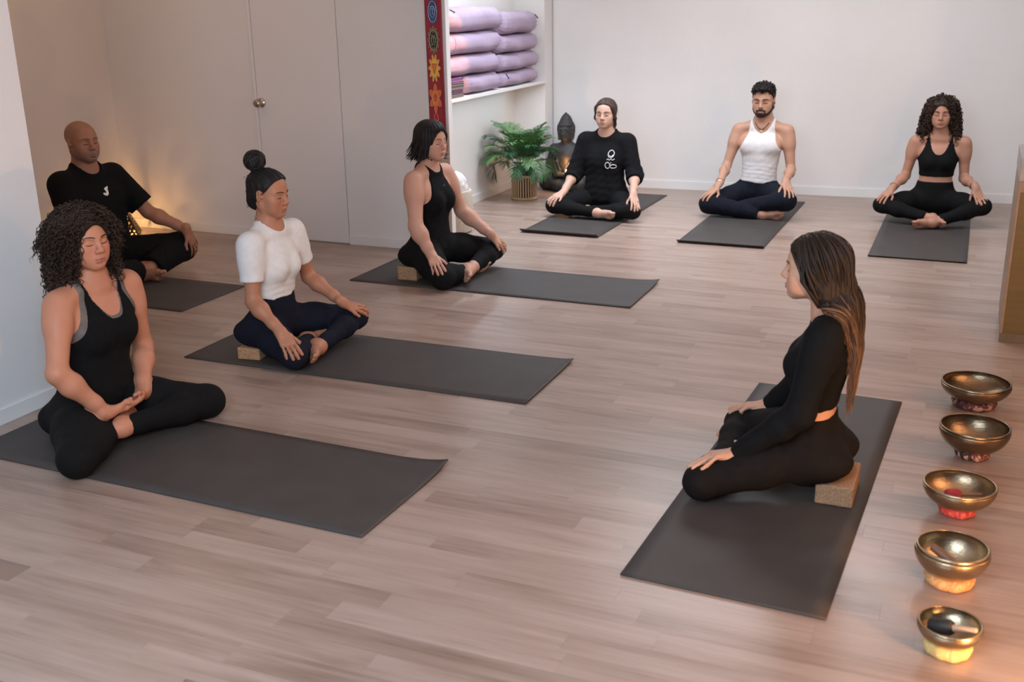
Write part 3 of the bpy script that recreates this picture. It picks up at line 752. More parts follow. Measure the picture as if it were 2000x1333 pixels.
def scalp_roots(f, n, seed, line=0., maxz=9, off=.006):
    rs = np.random.RandomState(seed); d = rs.normal(size=(n*6, 3)); d /= np.linalg.norm(d, axis=1, keepdims=True)
    L = np.array([-.012, 0, .032])+d*np.array([.098, .078, .084])
    ok = (hair_mask(L[:, 0], L[:, 1], L[:, 2], line) < -.002)
    L = L[ok][:n]; d = d[ok][:n]; return f.hd.W(L), unit_rows(d@f.hd.ax), L
def unit_rows(a): return a/(np.linalg.norm(a, axis=-1, keepdims=True)+1e-9)
def hair_tone(n, rs, c1, c2):
    t = rs.uniform(0, 1, n)[:, None]; return np.array(c1)*(1-t)+np.array(c2)*t
def curls(f, roots, dirs, length, seed, out=.05, rad=.010, turns=3.2, thick=.0042, c1=(.02, .012, .009), c2=(.06, .035, .025), fallp=1.5, steps=22, avoid=None, coll=None, sway=None):
    rs = np.random.RandomState(seed); n = len(roots); t = np.linspace(0, 1, steps)
    L = length*rs.uniform(.6, 1.15, n)
    o = rs.uniform(.6, 1.2, n)*out
    side = np.cross(dirs, rs.normal(size=(n, 3))); side = unit_rows(side)
    D = dirs.copy(); D[:, 2] = D[:, 2]*.6; 
    P = roots[:, None]+D[:, None]*(o[:, None]*np.sin(np.minimum(t*1.9, 1.57))[None])[..., None]
    P[..., 2] -= (np.clip(L-o*.5, .01, 1)[:, None]*(t**fallp)[None])
    P += side[:, None]*(.02*np.sin(t*3)[None]*rs.uniform(-1, 1, n)[:, None])[..., None]
    if sway is not None: P = P+sway[:, None]*(t**.8)[None, :, None]
    if coll is not None:
        for _ in range(3): dd = coll.sample(P); P = P+grad(coll, P, .006)*(np.clip(.006-dd, 0, .03)*(dd < .08))[..., None]
    T = unit_rows(np.gradient(P, axis=1)); A = unit_rows(np.cross(T, np.array([.3, .5, .2]))); B = np.cross(T, A)
    ph = rs.uniform(0, 6.28, n)[:, None]+t[None]*turns*6.28*rs.uniform(.7, 1.25, n)[:, None]*np.where(rs.rand(n) < .5, 1, -1)[:, None]
    rr = rad*rs.uniform(.6, 1.3, n)[:, None]*np.minimum(t*5, 1)[None]
    P = P+A*(rr*np.cos(ph))[..., None]+B*(rr*np.sin(ph))[..., None]
    if avoid is not None:
        Lq = avoid.loc(P); bad = ((Lq[..., 0] > .025) & (np.abs(Lq[..., 1]) < .058) & (Lq[..., 2] < .060) & (Lq[..., 2] > -.2)).any(1); P = P[~bad]; n = len(P); roots = roots[~bad]
    R = thick*rs.uniform(.7, 1.2, n)[:, None]*np.interp(t, [0, .7, 1], [1, .9, .25])[None]
    V, Qd = tubes(P, R, 4); C = np.repeat(hair_tone(n, rs, c1, c2), steps*4, 0)
    return V, Qd, C
def strands(f, roots, dirs, length, seed, width=.0035, steps=30, grav=.5, bias=None, clear=(.004, .016), wave=.0, c1=(.02, .013, .01), c2=(.05, .03, .022), tip=None, flat=(1.6, .5), limit=None, keep=.8, fld=None):
    rs = np.random.RandomState(seed); n = len(roots); ds = length*rs.uniform(.85, 1.08, n)/steps
    P = roots.copy(); D = dirs.copy(); cl = rs.uniform(*clear, n); path = [P.copy()]; fld = fld or f.B
    for i in range(steps-1):
        F = np.zeros((n, 3)); F[:, 2] -= grav
        if bias is not None: F += bias(P, i/steps)
        D = unit_rows(D*keep+F*(1-keep)*2); P = P+D*ds[:, None]
        for _ in range(2):
            if limit is not None: P = limit(P)
            d = fld.sample(P); G = grad(fld, P); push = np.clip(cl*min(1, .25+i/9)-d, 0, .03)*(d < BIG*.9); P = P+G*push[:, None]
        D = unit_rows(P-path[-1]); path.append(P.copy())
    P = np.stack(path, 1); t = np.linspace(0, 1, steps)
    if wave:
        T = unit_rows(np.gradient(P, axis=1)); A = unit_rows(np.cross(T, np.array([.2, .9, .3]))); P = P+A*(wave*np.sin(t[None]*rs.uniform(9, 16, n)[:, None]+rs.uniform(0, 6, n)[:, None])*t[None])[..., None]
    R = width*rs.uniform(.7, 1.25, n)[:, None]*np.interp(t, [0, .1, .75, 1], [.7, 1, .9, .2])[None]
    V, Qd = tubes(P, R, 4, flat=flat, up=np.repeat(np.repeat(unit_rows(dirs)[:, None], steps, 1), 1, 1))
    C = hair_tone(n, rs, c1, c2)[:, None]*np.ones((1, steps, 1))
    if tip is not None:
        k = sstep(tip[3], 1., t)[None, :, None]*rs.uniform(.5, 1, n)[:, None, None]; C = C*(1-k)+np.array(tip[:3])*k
    return V, Qd, np.repeat(C.reshape(-1, 3), 4, 0)
def merge(*parts):
    V, Qd, C, o = [], [], [], 0
    for a, b, c in parts: V.append(a); Qd.append(b+o); C.append(c); o += len(a)
    return np.concatenate(V), np.concatenate(Qd), np.concatenate(C)
def solid(X, col, tone=.35, seed=3):
    V, Qd = surface_nets(X.a, X.g.o+X.g.v*X.a0, X.g.v); C = np.array(col)[None]*(1+tone*vnoise(V, seed, 90)[:, None]); return V, Qd, np.clip(C, 0, 1)

# ------------------------------------------------------------------ the eight people
BLACK, WARMBLK = (.018, .013, .011), (.05, .032, .024)
def hair_A(f):
    hg = hgrid(f, (-.20, -.21, -.30), (.13, .21, .17), .006)
    def ex(X, h):
        q = h.q
        for s in (1, -1):
            X.ell(h.w(-.020, s*.083, -.03), np.array((.060, .044, .098))*q, h.ax, .04)
            X.ell(h.w(-.045, s*.092, -.135), np.array((.053, .045, .080))*q, h.ax, .05)
        X.ell(h.w(-.085, 0, -.06), np.array((.062, .11, .15))*q, h.ax, .05); X.ell(h.w(-.01, 0, .065), np.array((.094, .076, .060))*q, h.ax, .03)
    X, P, L, m = cap_field(f, hg, .016, .004, extra=ex)
    X.a = (X.a-.011*vnoise(P, 4, 75)-.006*vnoise(P, 9, 150)).astype(np.float32)
    h = f.hd
    X.ell(h.w(.10, -.002, -.025), np.array((.088, .060, .094))*h.q, h.ax, .012, 's'); X.ell(h.w(.075, 0, -.16), np.array((.10, .062, .10))*h.q, h.ax, .02, 's')
    V, Qd, C = solid(X, (.014, .009, .007), .4)
    rs = np.random.RandomState(8); Lv = h.loc(V); ok = np.where((Lv[:, 0] < .075) & (Lv[:, 2] > -.19))[0]; i = rs.choice(ok, 820); G = grad(X, V[i], .008)
    c1, c2 = (.010, .0065, .005), (.055, .030, .019)
    a = curls(f, V[i]-G*.003, G, .11, 3, out=.016, rad=.0075, turns=3.4, thick=.0024, coll=X, c1=c1, c2=c2, steps=22, avoid=h)
    ok = np.where((Lv[:, 2] < -.06) & (Lv[:, 0] < .05))[0]; i = rs.choice(ok, 170); G = grad(X, V[i], .008)
    b = curls(f, V[i]-G*.008, G, .11, 5, out=.030, rad=.0095, turns=2.6, thick=.0019, c1=(.02, .012, .008), c2=(.085, .046, .028), steps=22, avoid=h)
    i = rs.choice(np.where(Lv[:, 2] > .0)[0], 420); G = grad(X, V[i], .008); sw = np.sign(Lv[i, 1]+.004)[:, None]*h.l*.05-h.f*.02
    e = curls(f, V[i]-G*.002, G, .085, 9, out=.010, rad=.0070, turns=2.8, thick=.0024, coll=X, c1=c1, c2=c2, steps=20, avoid=h, sway=sw)
    i = rs.choice(np.where((Lv[:, 0] > .02) & (Lv[:, 2] > .055))[0], 190); G = grad(X, V[i], .008); sw = np.sign(Lv[i, 1]+.004)[:, None]*h.l*.085-h.f*.035
    c = curls(f, V[i]-G*.002, G, .07, 6, out=.008, rad=.0060, turns=2.4, thick=.0022, coll=X, c1=c1, c2=c2, steps=18, avoid=h, sway=sw)
    return merge((V, Qd, C), a, b, c, e)
def hair_G(f):
    hg = hgrid(f, (-.17, -.19, -.26), (.12, .19, .17), .007)
    def ex(X, h):
        q = h.q
        for s in (1, -1):
            X.ell(h.w(-.015, s*.082, .01), np.array((.062, .040, .085))*q, h.ax, .04); X.ell(h.w(-.03, s*.098, -.09), np.array((.058, .046, .085))*q, h.ax, .05)
            X.ell(h.w(-.035, s*.112, -.165), np.array((.046, .042, .055))*q, h.ax, .05)
        X.ell(h.w(-.075, 0, -.06), np.array((.055, .10, .13))*q, h.ax, .05)
    X, P, L, m = cap_field(f, hg, .018, .004, extra=ex)
    X.a = (X.a-.010*vnoise(P, 14, 80)-.005*vnoise(P, 19, 160)).astype(np.float32); h = f.hd
    X.ell(h.w(.10, 0, -.028), np.array((.088, .062, .100))*h.q, h.ax, .012, 's'); X.ell(h.w(.07, 0, -.15), np.array((.10, .070, .10))*h.q, h.ax, .02, 's')
    V, Qd, C = solid(X, (.020, .012, .009), .4)
    rs = np.random.RandomState(2); Lv = h.loc(V); ok = np.where((Lv[:, 0] < .08) & (Lv[:, 2] > -.2))[0]; i = rs.choice(ok, 460); G = grad(X, V[i], .008)
    a = curls(f, V[i]-G*.004, G, .085, 3, out=.016, rad=.0085, turns=2.3, thick=.0038, coll=X, c1=(.016, .010, .008), c2=(.060, .032, .022), steps=20, avoid=h)
    ok = np.where(Lv[:, 2] < -.09)[0]; i = rs.choice(ok, 90); G = grad(X, V[i], .008)
    b = curls(f, V[i]-G*.01, G, .11, 5, out=.03, rad=.009, turns=2.2, thick=.0028, c1=(.03, .017, .012), c2=(.10, .05, .033), steps=20, avoid=h)
    i = rs.choice(np.where((Lv[:, 0] > .0) & (Lv[:, 2] > .045))[0], 150); G = grad(X, V[i], .008); sw = np.sign(Lv[i, 1]+.006)[:, None]*h.l*.030-h.f*.02
    c = curls(f, V[i]-G*.002, G, .075, 6, out=.006, rad=.0065, turns=2.1, thick=.0034, coll=X, c1=(.016, .010, .008), c2=(.060, .032, .022), steps=18, avoid=h, sway=sw)
    return merge((V, Qd, C), a, b, c)
def hair_C(f):
    hg = hgrid(f, (-.20, -.12, -.14), (.12, .12, .26), .0035); h = f.hd; bun = np.array((-.086, .0, .150))
    X, P, L, m = cap_field(f, hg, .010, -.004)
    d = L-bun; ang = np.arctan2(d[..., 1], d[..., 0]+.3*d[..., 2]+.05)
    X.a = np.maximum(X.a-.0016*np.sin(ang*34+6*vnoise(P, 4, 12))-.002*vnoise(P, 5, 70), m).astype(np.float32)
    X.ell(h.w(-.075, 0, -.05), np.array((.042, .050, .045))*h.q, h.ax, .03)
    for s_ in (1, -1): X.ell(h.w(-.004, s_*.084, -.010), np.array((.027, .022, .036))*h.q, h.ax, .006, 's')
    X.ell(h.w(*bun), np.array((.048, .050, .048))*h.q, h.ax, .008); X.cone(h.w(-.06, 0, .09), h.w(*bun), .026, .020, .02)
    b = np.linalg.norm(d, axis=-1) < .085; X.a = np.where(b, X.a-.005*vnoise(P, 8, 120), X.a).astype(np.float32)
    V, Qd, C = solid(X, (.012, .010, .010), .3)
    rs = np.random.RandomState(6); i = rs.choice(len(V), 90); G = grad(X, V[i], .006); Lv = h.loc(V[i])
    D = unit_rows((bun-Lv)@h.ax)
    a = curls(f, V[i]-G*.002, unit_rows(G*.6+D), .02, 4, out=.014, rad=.003, turns=.8, thick=.0009, c1=(.015, .012, .011), c2=(.03, .022, .018), steps=12)
    n = 26; t = np.linspace(0, 1, 40); ph = rs.uniform(0, 6.28, n)
    R3 = np.stack([unit_rows(rs.normal(size=3)) for _ in range(n)]); A1 = unit_rows(np.cross(R3, rs.normal(size=(n, 3)))); B1 = np.cross(R3, A1)
    r = (.044+.006*rs.uniform(0, 1, n))[:, None]*h.q; an = ph[:, None]+t[None]*5
    Pb = h.w(*bun)+A1[:, None]*(r*np.cos(an))[..., None]+B1[:, None]*(r*np.sin(an))[..., None]+R3[:, None]*(.022*rs.uniform(-1, 1, n))[:, None, None]
    Vb, Qb = tubes(Pb, np.full((n, 40), .0055), 5); Cb = np.repeat(hair_tone(n, rs, (.01, .009, .009), (.03, .024, .02)), 200, 0)
    return merge((V, Qd, C), a, (Vb, Qb, Cb))
def hair_D(f):
    hg = hgrid(f, (-.18, -.14, -.19), (.13, .14, .17), .004); h = f.hd
    def ex(X, h):
        q = h.q
        for s in (1, -1): X.ell(h.w(-.012, s*.070, -.03), np.array((.056, .026, .085))*q, h.ax, .03); 
        X.ell(h.w(-.080, 0, -.055), np.array((.050, .075, .085))*q, h.ax, .04); X.ell(h.w(.035, -.02, .085), np.array((.06, .055, .03))*q, h.ax, .03)
    X, P, L, m = cap_field(f, hg, .014, .002, extra=ex)
    ang = np.arctan2(L[..., 1], L[..., 0]+.03); X.a = (X.a-.0016*np.sin(ang*38+5*vnoise(P, 3, 14))-.003*vnoise(P, 4, 40)).astype(np.float32)
    X.ell(h.w(.105, -.004, -.040), np.array((.092, .066, .112))*h.q, h.ax, .008, 's'); X.ell(h.w(.04, 0, -.17), np.array((.12, .09, .085))*h.q, h.ax, .01, 's')
    V, Qd, C = solid(X, (.012, .010, .010), .3); Lv = h.loc(V)
    rs = np.random.RandomState(3); ok = np.where((Lv[:, 0] < .03) & (Lv[:, 2] < .0))[0]; i = rs.choice(ok, 260); G = grad(X, V[i], .006)
    D = unit_rows(np.stack([G[:, 0]*.5, G[:, 1]*.5, -np.ones(len(i))], -1)); s = 14; t = np.linspace(0, 1, s); Ln = rs.uniform(.05, .085, len(i))
    Pt = V[i][:, None]+(D[:, None]*(t[None]*Ln[:, None])[..., None])+G[:, None]*(.012*t**2.5)[None, :, None]
    zt = h.w(0, 0, -.115)[2]; Pt[..., 2] = np.maximum(Pt[..., 2], zt+rs.uniform(-.012, .02, (len(i), 1)))
    Vb, Qb = tubes(Pt, .0028*np.interp(t, [0, .7, 1], [1, 1, .25])[None]*np.ones((len(i), 1)), 4, flat=(1.6, .6), up=np.repeat(G[:, None], s, 1))
    return merge((V, Qd, C), (Vb, Qb, np.repeat(hair_tone(len(i), rs, (.008, .007, .007), (.022, .018, .017)), s*4, 0)))
def hair_E(f):
    hg = hgrid(f, (-.18, -.14, -.22), (.12, .14, .16), .005); h = f.hd
    X, P, L, m = cap_field(f, hg, .012, .0)
    ang = np.arctan2(L[..., 0]+.04, L[..., 2]); X.a = np.maximum(X.a+.006*np.exp(-(L[..., 1]/.008)**2)*(L[..., 0] > -.02)-.0020*np.sin(ang*30+4*vnoise(P, 3, 16))-.002*vnoise(P, 4, 50), m).astype(np.float32)
    for s in (1, -1): X.cone(h.w(.045, s*.066, .05), h.w(.012, s*.080, -.035), .018*h.q, .016*h.q, .02); X.cone(h.w(.012, s*.080, -.035), h.w(-.045, s*.06, -.09), .016*h.q, .022*h.q, .02)
    X.cone(h.w(-.055, .02, -.07), h.w(-.035, .055, -.16), .034*h.q, .022*h.q, .03); X.cone(h.w(-.035, .055, -.16), h.w(-.04, .06, -.21), .022*h.q, .012*h.q, .03)
    V, Qd, C = solid(X, (.050, .031, .024), .35)
    rs = np.random.RandomState(3); i = rs.choice(len(V), 60); G = grad(X, V[i], .006)
    a = curls(f, V[i]-G*.002, G, .05, 4, out=.012, rad=.003, turns=.7, thick=.0011, c1=(.05, .03, .022), c2=(.11, .07, .05), steps=12)
    return merge((V, Qd, C), a)
def hair_F(f):
    hg = hgrid(f, (-.16, -.12, -.12), (.13, .12, .18), .004); h = f.hd
    X, P, L, m = cap_field(f, hg, .006, .002, extra=lambda X, h: X.ell(h.w(.012, 0, .088), np.array((.088, .076, .046))*h.q, h.ax, .02))
    X.a = (X.a-(.005*vnoise(P, 8, 120)+.003*vnoise(P, 2, 60))*sstep(.02, .06, L[..., 2])).astype(np.float32)
    X.a = np.maximum(X.a, m-.008*sstep(.06, .08, L[..., 2])).astype(np.float32)
    for s_ in (1, -1): X.ell(h.w(-.006, s_*.084, -.008), np.array((.026, .022, .036))*h.q, h.ax, .006, 's')
    V, Qd, C = solid(X, (.012, .009, .008), .3); Lv = h.loc(V); rs = np.random.RandomState(3); i = rs.choice(np.where(Lv[:, 2] > .065)[0], 240); G = grad(X, V[i], .006)
    a = curls(f, V[i]-G*.004, G, .022, 4, out=.012, rad=.006, turns=1.4, thick=.0032, c1=(.010, .008, .007), c2=(.03, .02, .016), steps=14)
    return merge((V, Qd, C), a)
def beard_F(f):
    h = f.hd; hg = hgrid(f, (-.06, -.09, -.15), (.14, .09, .0), .0032); X = Fld(hg, hg.o, hg.o+hg.v*hg.n)
    P = np.stack(np.broadcast_arrays(*X.coords()), -1); L = h.loc(P); x, y, z = L[..., 0], L[..., 1], L[..., 2]
    s = f.HD.sample(P)-.0042-.0018*vnoise(P, 3, 200)
    edge = np.interp(x, [-.02, .01, .04, .06, .075, .12], [-.005, -.012, -.046, -.060, -.083, -.083]); m = z-edge
    mo = np.maximum(np.abs(z+.0575+.42*np.maximum(np.abs(y)-.010, 0))-.0048, np.maximum(np.abs(y)-.030, .07-x)); cor = np.maximum(np.abs(np.abs(y)-.0305-.10*(z+.07))-.0042, np.maximum(np.abs(z+.074)-.016, .055-x))
    lipgap = -np.maximum(np.abs(z+.071)-.0085, np.abs(y)-.024)
    m = np.minimum(np.minimum(np.maximum(m, lipgap), mo), cor); m = np.maximum(m, np.maximum(-x-.015, .11-np.abs(z-.0)-.005*0-.13+.0))
    X.a = np.maximum(s, m*.8).astype(np.float32)
    for s_ in (1, -1): X.ell(h.w(-.008, s_*.084, -.008), np.array((.024, .022, .036))*h.q, h.ax, .006, 's')
    return solid(X, (.030, .019, .014), .4)
def hair_I(f):
    h = f.hd; roots, d, L = scalp_roots(f, 780, 4, .0, off=.004)
    # from a centre parting the hair sweeps back over the ears, then hangs down behind the shoulders
    s = np.sign(L[:, 1]+1e-6); T = np.stack([-.95*np.ones(len(s)), s*.45*(np.abs(L[:, 1]) < .05), -.30*np.ones(len(s))], -1)
    D = T@h.ax; D = unit_rows(D-d*(D*d).sum(1, keepdims=True)+d*.01)
    back = h.w(-.150, -.004, 0)
    zl, xl = [-.60, -.30, -.22, -.16, -.11, -.06, -.02, .02, .055, .075, .10], [-.12, -.105, -.095, -.070, -.035, -.004, .020, .038, .056, .072, .2]
    def limit(P):
        Q = h.loc(P); Q[:, 0] = np.minimum(Q[:, 0], np.interp(Q[:, 2], zl, xl)); return h.W(Q)
    def bias(P, t):
        B = np.zeros_like(P); dd = back-P; B[:, :2] += dd[:, :2]*3.6*min(1, .3+t*1.8); return B
    a = strands(f, roots+d*.003, D, .505, 5, width=.0036, steps=27, grav=.85, bias=bias, clear=(.005, .030), wave=.007, c1=(.020, .013, .009), c2=(.042, .026, .018), tip=(.25, .135, .078, .45), keep=.6, limit=limit)
    hg = hgrid(f, (-.2, -.13, -.34), (.12, .13, .16), .0045)
    def ex(X, h):
        q = h.q; X.ell(h.w(-.075, 0, -.04), np.array((.048, .070, .095))*q, h.ax, .04); X.cone(h.w(-.10, 0, -.08), h.w(-.135, 0, -.28), .044*q, .030*q, .05)
        for s_ in (1, -1): X.ell(h.w(-.020, s_*.068, -.020), np.array((.048, .020, .075))*q, h.ax, .03); X.cone(h.w(-.035, s_*.070, -.06), h.w(-.105, s_*.050, -.24), .024*q, .024*q, .04)
    X, P, L2, m = cap_field(f, hg, .010, .0, extra=ex)
    X.a = (X.a+.004*np.exp(-(L2[..., 1]/.006)**2)*(L2[..., 2] > .05)-.0020*np.sin(np.arctan2(L2[..., 1], L2[..., 0]+.02)*40+3*vnoise(P, 3, 10))-.002*vnoise(P, 4, 30)).astype(np.float32)
    lim = (L2[..., 0]-np.interp(L2[..., 2], zl, xl)-.004)*h.q; X.a = np.maximum(X.a, lim*.85).astype(np.float32)
    b = solid(X, (.026, .017, .012), .3)
    return merge(a, b)
J_ = {
 'A': dict(H=1.675, hy=0.009, sy=-0.039, hdy=-0.226, hdp=-0.02, J=dict(hip=(-3.223, 3.07, 0.106), shm=(-3.198, 3.136, 0.566), hd=(-3.191, 3.121, 0.797), elL=(-3.167, 3.338, 0.284), elR=(-3.111, 2.815, 0.343), wrL=(-3.041, 3.17, 0.155), wrR=(-3.026, 2.943, 0.149), hnL=(-3.004, 3.042, 0.131), hnR=(-3.01, 3.077, 0.125), knL=(-2.872, 3.353, 0.07), knR=(-2.935, 2.685, 0.075), anL=(-2.985, 2.975, 0.078), anR=(-3.06, 3.05, 0.07), toL=(-2.99, 2.83, 0.045), toR=(-3.09, 3.24, 0.04))),
 'B': dict(H=1.804, hy=0.017, sy=-0.086, hdy=-0.217, hdp=0.013, J=dict(hip=(-5.067, 5.083, 0.127), shm=(-5.085, 5.066, 0.624), hd=(-5.073, 5.053, 0.87), elL=(-4.901, 5.363, 0.383), elR=(-5.007, 4.843, 0.337), wrL=(-4.669, 5.438, 0.268), wrR=(-4.847, 4.748, 0.145), hnL=(-4.72, 5.48, 0.138), hnR=(-4.702, 4.722, 0.155), knL=(-4.754, 5.475, 0.142), knR=(-4.722, 4.722, 0.1), anL=(-4.738, 5.051, 0.048), anR=(-4.768, 5.152, 0.066), toL=(-4.529, 5.077, 0.032), toR=(-4.664, 5.325, 0.03))),
 'C': dict(H=1.608, hy=0.045, sy=0, hdy=0.041, hdp=-0.113, J=dict(hip=(-3.135, 4.194, 0.143), shm=(-3.092, 4.201, 0.582), hd=(-3.079, 4.194, 0.805), elL=(-3.073, 4.46, 0.327), elR=(-3.075, 3.991, 0.318), wrL=(-2.863, 4.432, 0.219), wrR=(-2.915, 3.96, 0.2), hnL=(-2.823, 4.537, 0.15), hnR=(-2.79, 3.89, 0.115), knL=(-2.854, 4.537, 0.112), knR=(-2.85, 3.97, 0.078), anL=(-2.836, 4.154, 0.066), anR=(-2.953, 4.253, 0.062), toL=(-2.744, 4, 0.03), toR=(-2.905, 4.42, 0.026))),
 'D': dict(H=1.656, hy=0.015, sy=-0.069, hdy=-0.238, hdp=-0.048, J=dict(hip=(-3.097, 5.825, 0.169), shm=(-3.08, 5.842, 0.626), hd=(-3.053, 5.839, 0.85), elL=(-2.988, 6.097, 0.371), elR=(-3.042, 5.572, 0.369), wrL=(-2.786, 6.092, 0.233), wrR=(-2.945, 5.57, 0.205), hnL=(-2.758, 6.181, 0.134), hnR=(-2.815, 5.44, 0.118), knL=(-2.806, 6.178, 0.116), knR=(-2.853, 5.535, 0.075), anL=(-2.798, 5.783, 0.066), anR=(-2.826, 5.865, 0.054), toL=(-2.702, 5.625, 0.03), toR=(-2.73, 6.026, 0.03))),
 'E': dict(H=1.601, hy=-1.578, sy=-1.58, hdy=-1.55, hdp=0.005, J=dict(hip=(-2.69, 8.129, 0.127), shm=(-2.691, 8.143, 0.568), hd=(-2.692, 8.118, 0.791), elL=(-2.435, 8.078, 0.323), elR=(-2.938, 8.084, 0.314), wrL=(-2.381, 7.872, 0.22), wrR=(-2.964, 7.885, 0.189), hnL=(-2.345, 7.798, 0.12), hnR=(-3.026, 7.8, 0.115), knL=(-2.372, 7.821, 0.089), knR=(-3.02, 7.833, 0.092), anL=(-2.755, 7.829, 0.066), anR=(-2.64, 7.801, 0.061), toL=(-2.865, 7.80, 0.03), toR=(-2.474, 7.732, 0.034))),
 'F': dict(H=1.765, hy=-1.557, sy=-1.581, hdy=-1.612, hdp=-0.118, J=dict(hip=(-1.561, 8.595, 0.152), shm=(-1.546, 8.602, 0.637), hd=(-1.549, 8.573, 0.881), elL=(-1.306, 8.564, 0.347), elR=(-1.806, 8.529, 0.363), wrL=(-1.3, 8.307, 0.299), wrR=(-1.81, 8.293, 0.251), hnL=(-1.247, 8.198, 0.224), hnR=(-1.886, 8.205, 0.166), knL=(-1.273, 8.219, 0.162), knR=(-1.868, 8.229, 0.102), anL=(-1.675, 8.306, 0.065), anR=(-1.447, 8.24, 0.042), toL=(-1.845, 8.205, 0.03), toR=(-1.256, 8.167, 0.029))),
 'G': dict(H=1.586, hy=-1.554, sy=-1.571, hdy=-1.559, hdp=-0.043, J=dict(hip=(-0.248, 8.704, 0.144), shm=(-0.238, 8.692, 0.581), hd=(-0.25, 8.667, 0.803), elL=(-0.045, 8.702, 0.318), elR=(-0.462, 8.692, 0.321), wrL=(0.039, 8.485, 0.296), wrR=(-0.535, 8.479, 0.257), hnL=(0.088, 8.406, 0.208), hnR=(-0.598, 8.393, 0.186), knL=(0.102, 8.434, 0.159), knR=(-0.593, 8.423, 0.135), anL=(-0.219, 8.265, 0.053), anR=(-0.228, 8.344, 0.065), toL=(-0.37, 8.165, 0.023), toR=(-0.131, 8.198, 0.022))),
 'I': dict(H=1.605, hy=3.127, sy=3.163, hdy=3.111, hdp=-0.031, J=dict(hip=(-0.412, 3.57, 0.171), shm=(-0.383, 3.569, 0.612), hd=(-0.444, 3.553, 0.81), elL=(-0.436, 3.382, 0.351), elR=(-0.453, 3.812, 0.361), wrL=(-0.638, 3.395, 0.168), wrR=(-0.615, 3.88, 0.175), hnL=(-0.757, 3.325, 0.118), hnR=(-0.736, 3.911, 0.115), knL=(-0.742, 3.328, 0.075), knR=(-0.727, 3.913, 0.07), anL=(-0.711, 3.649, 0.065), anR=(-0.712, 3.489, 0.065), toL=(-0.804, 3.803, 0.03), toR=(-0.804, 3.336, 0.03))),
}
def spec(k, **kw): d = dict(J_[k]); d.update(kw); return d
LEG = dict(name='leggings', mat='black_knit', hem=.93)
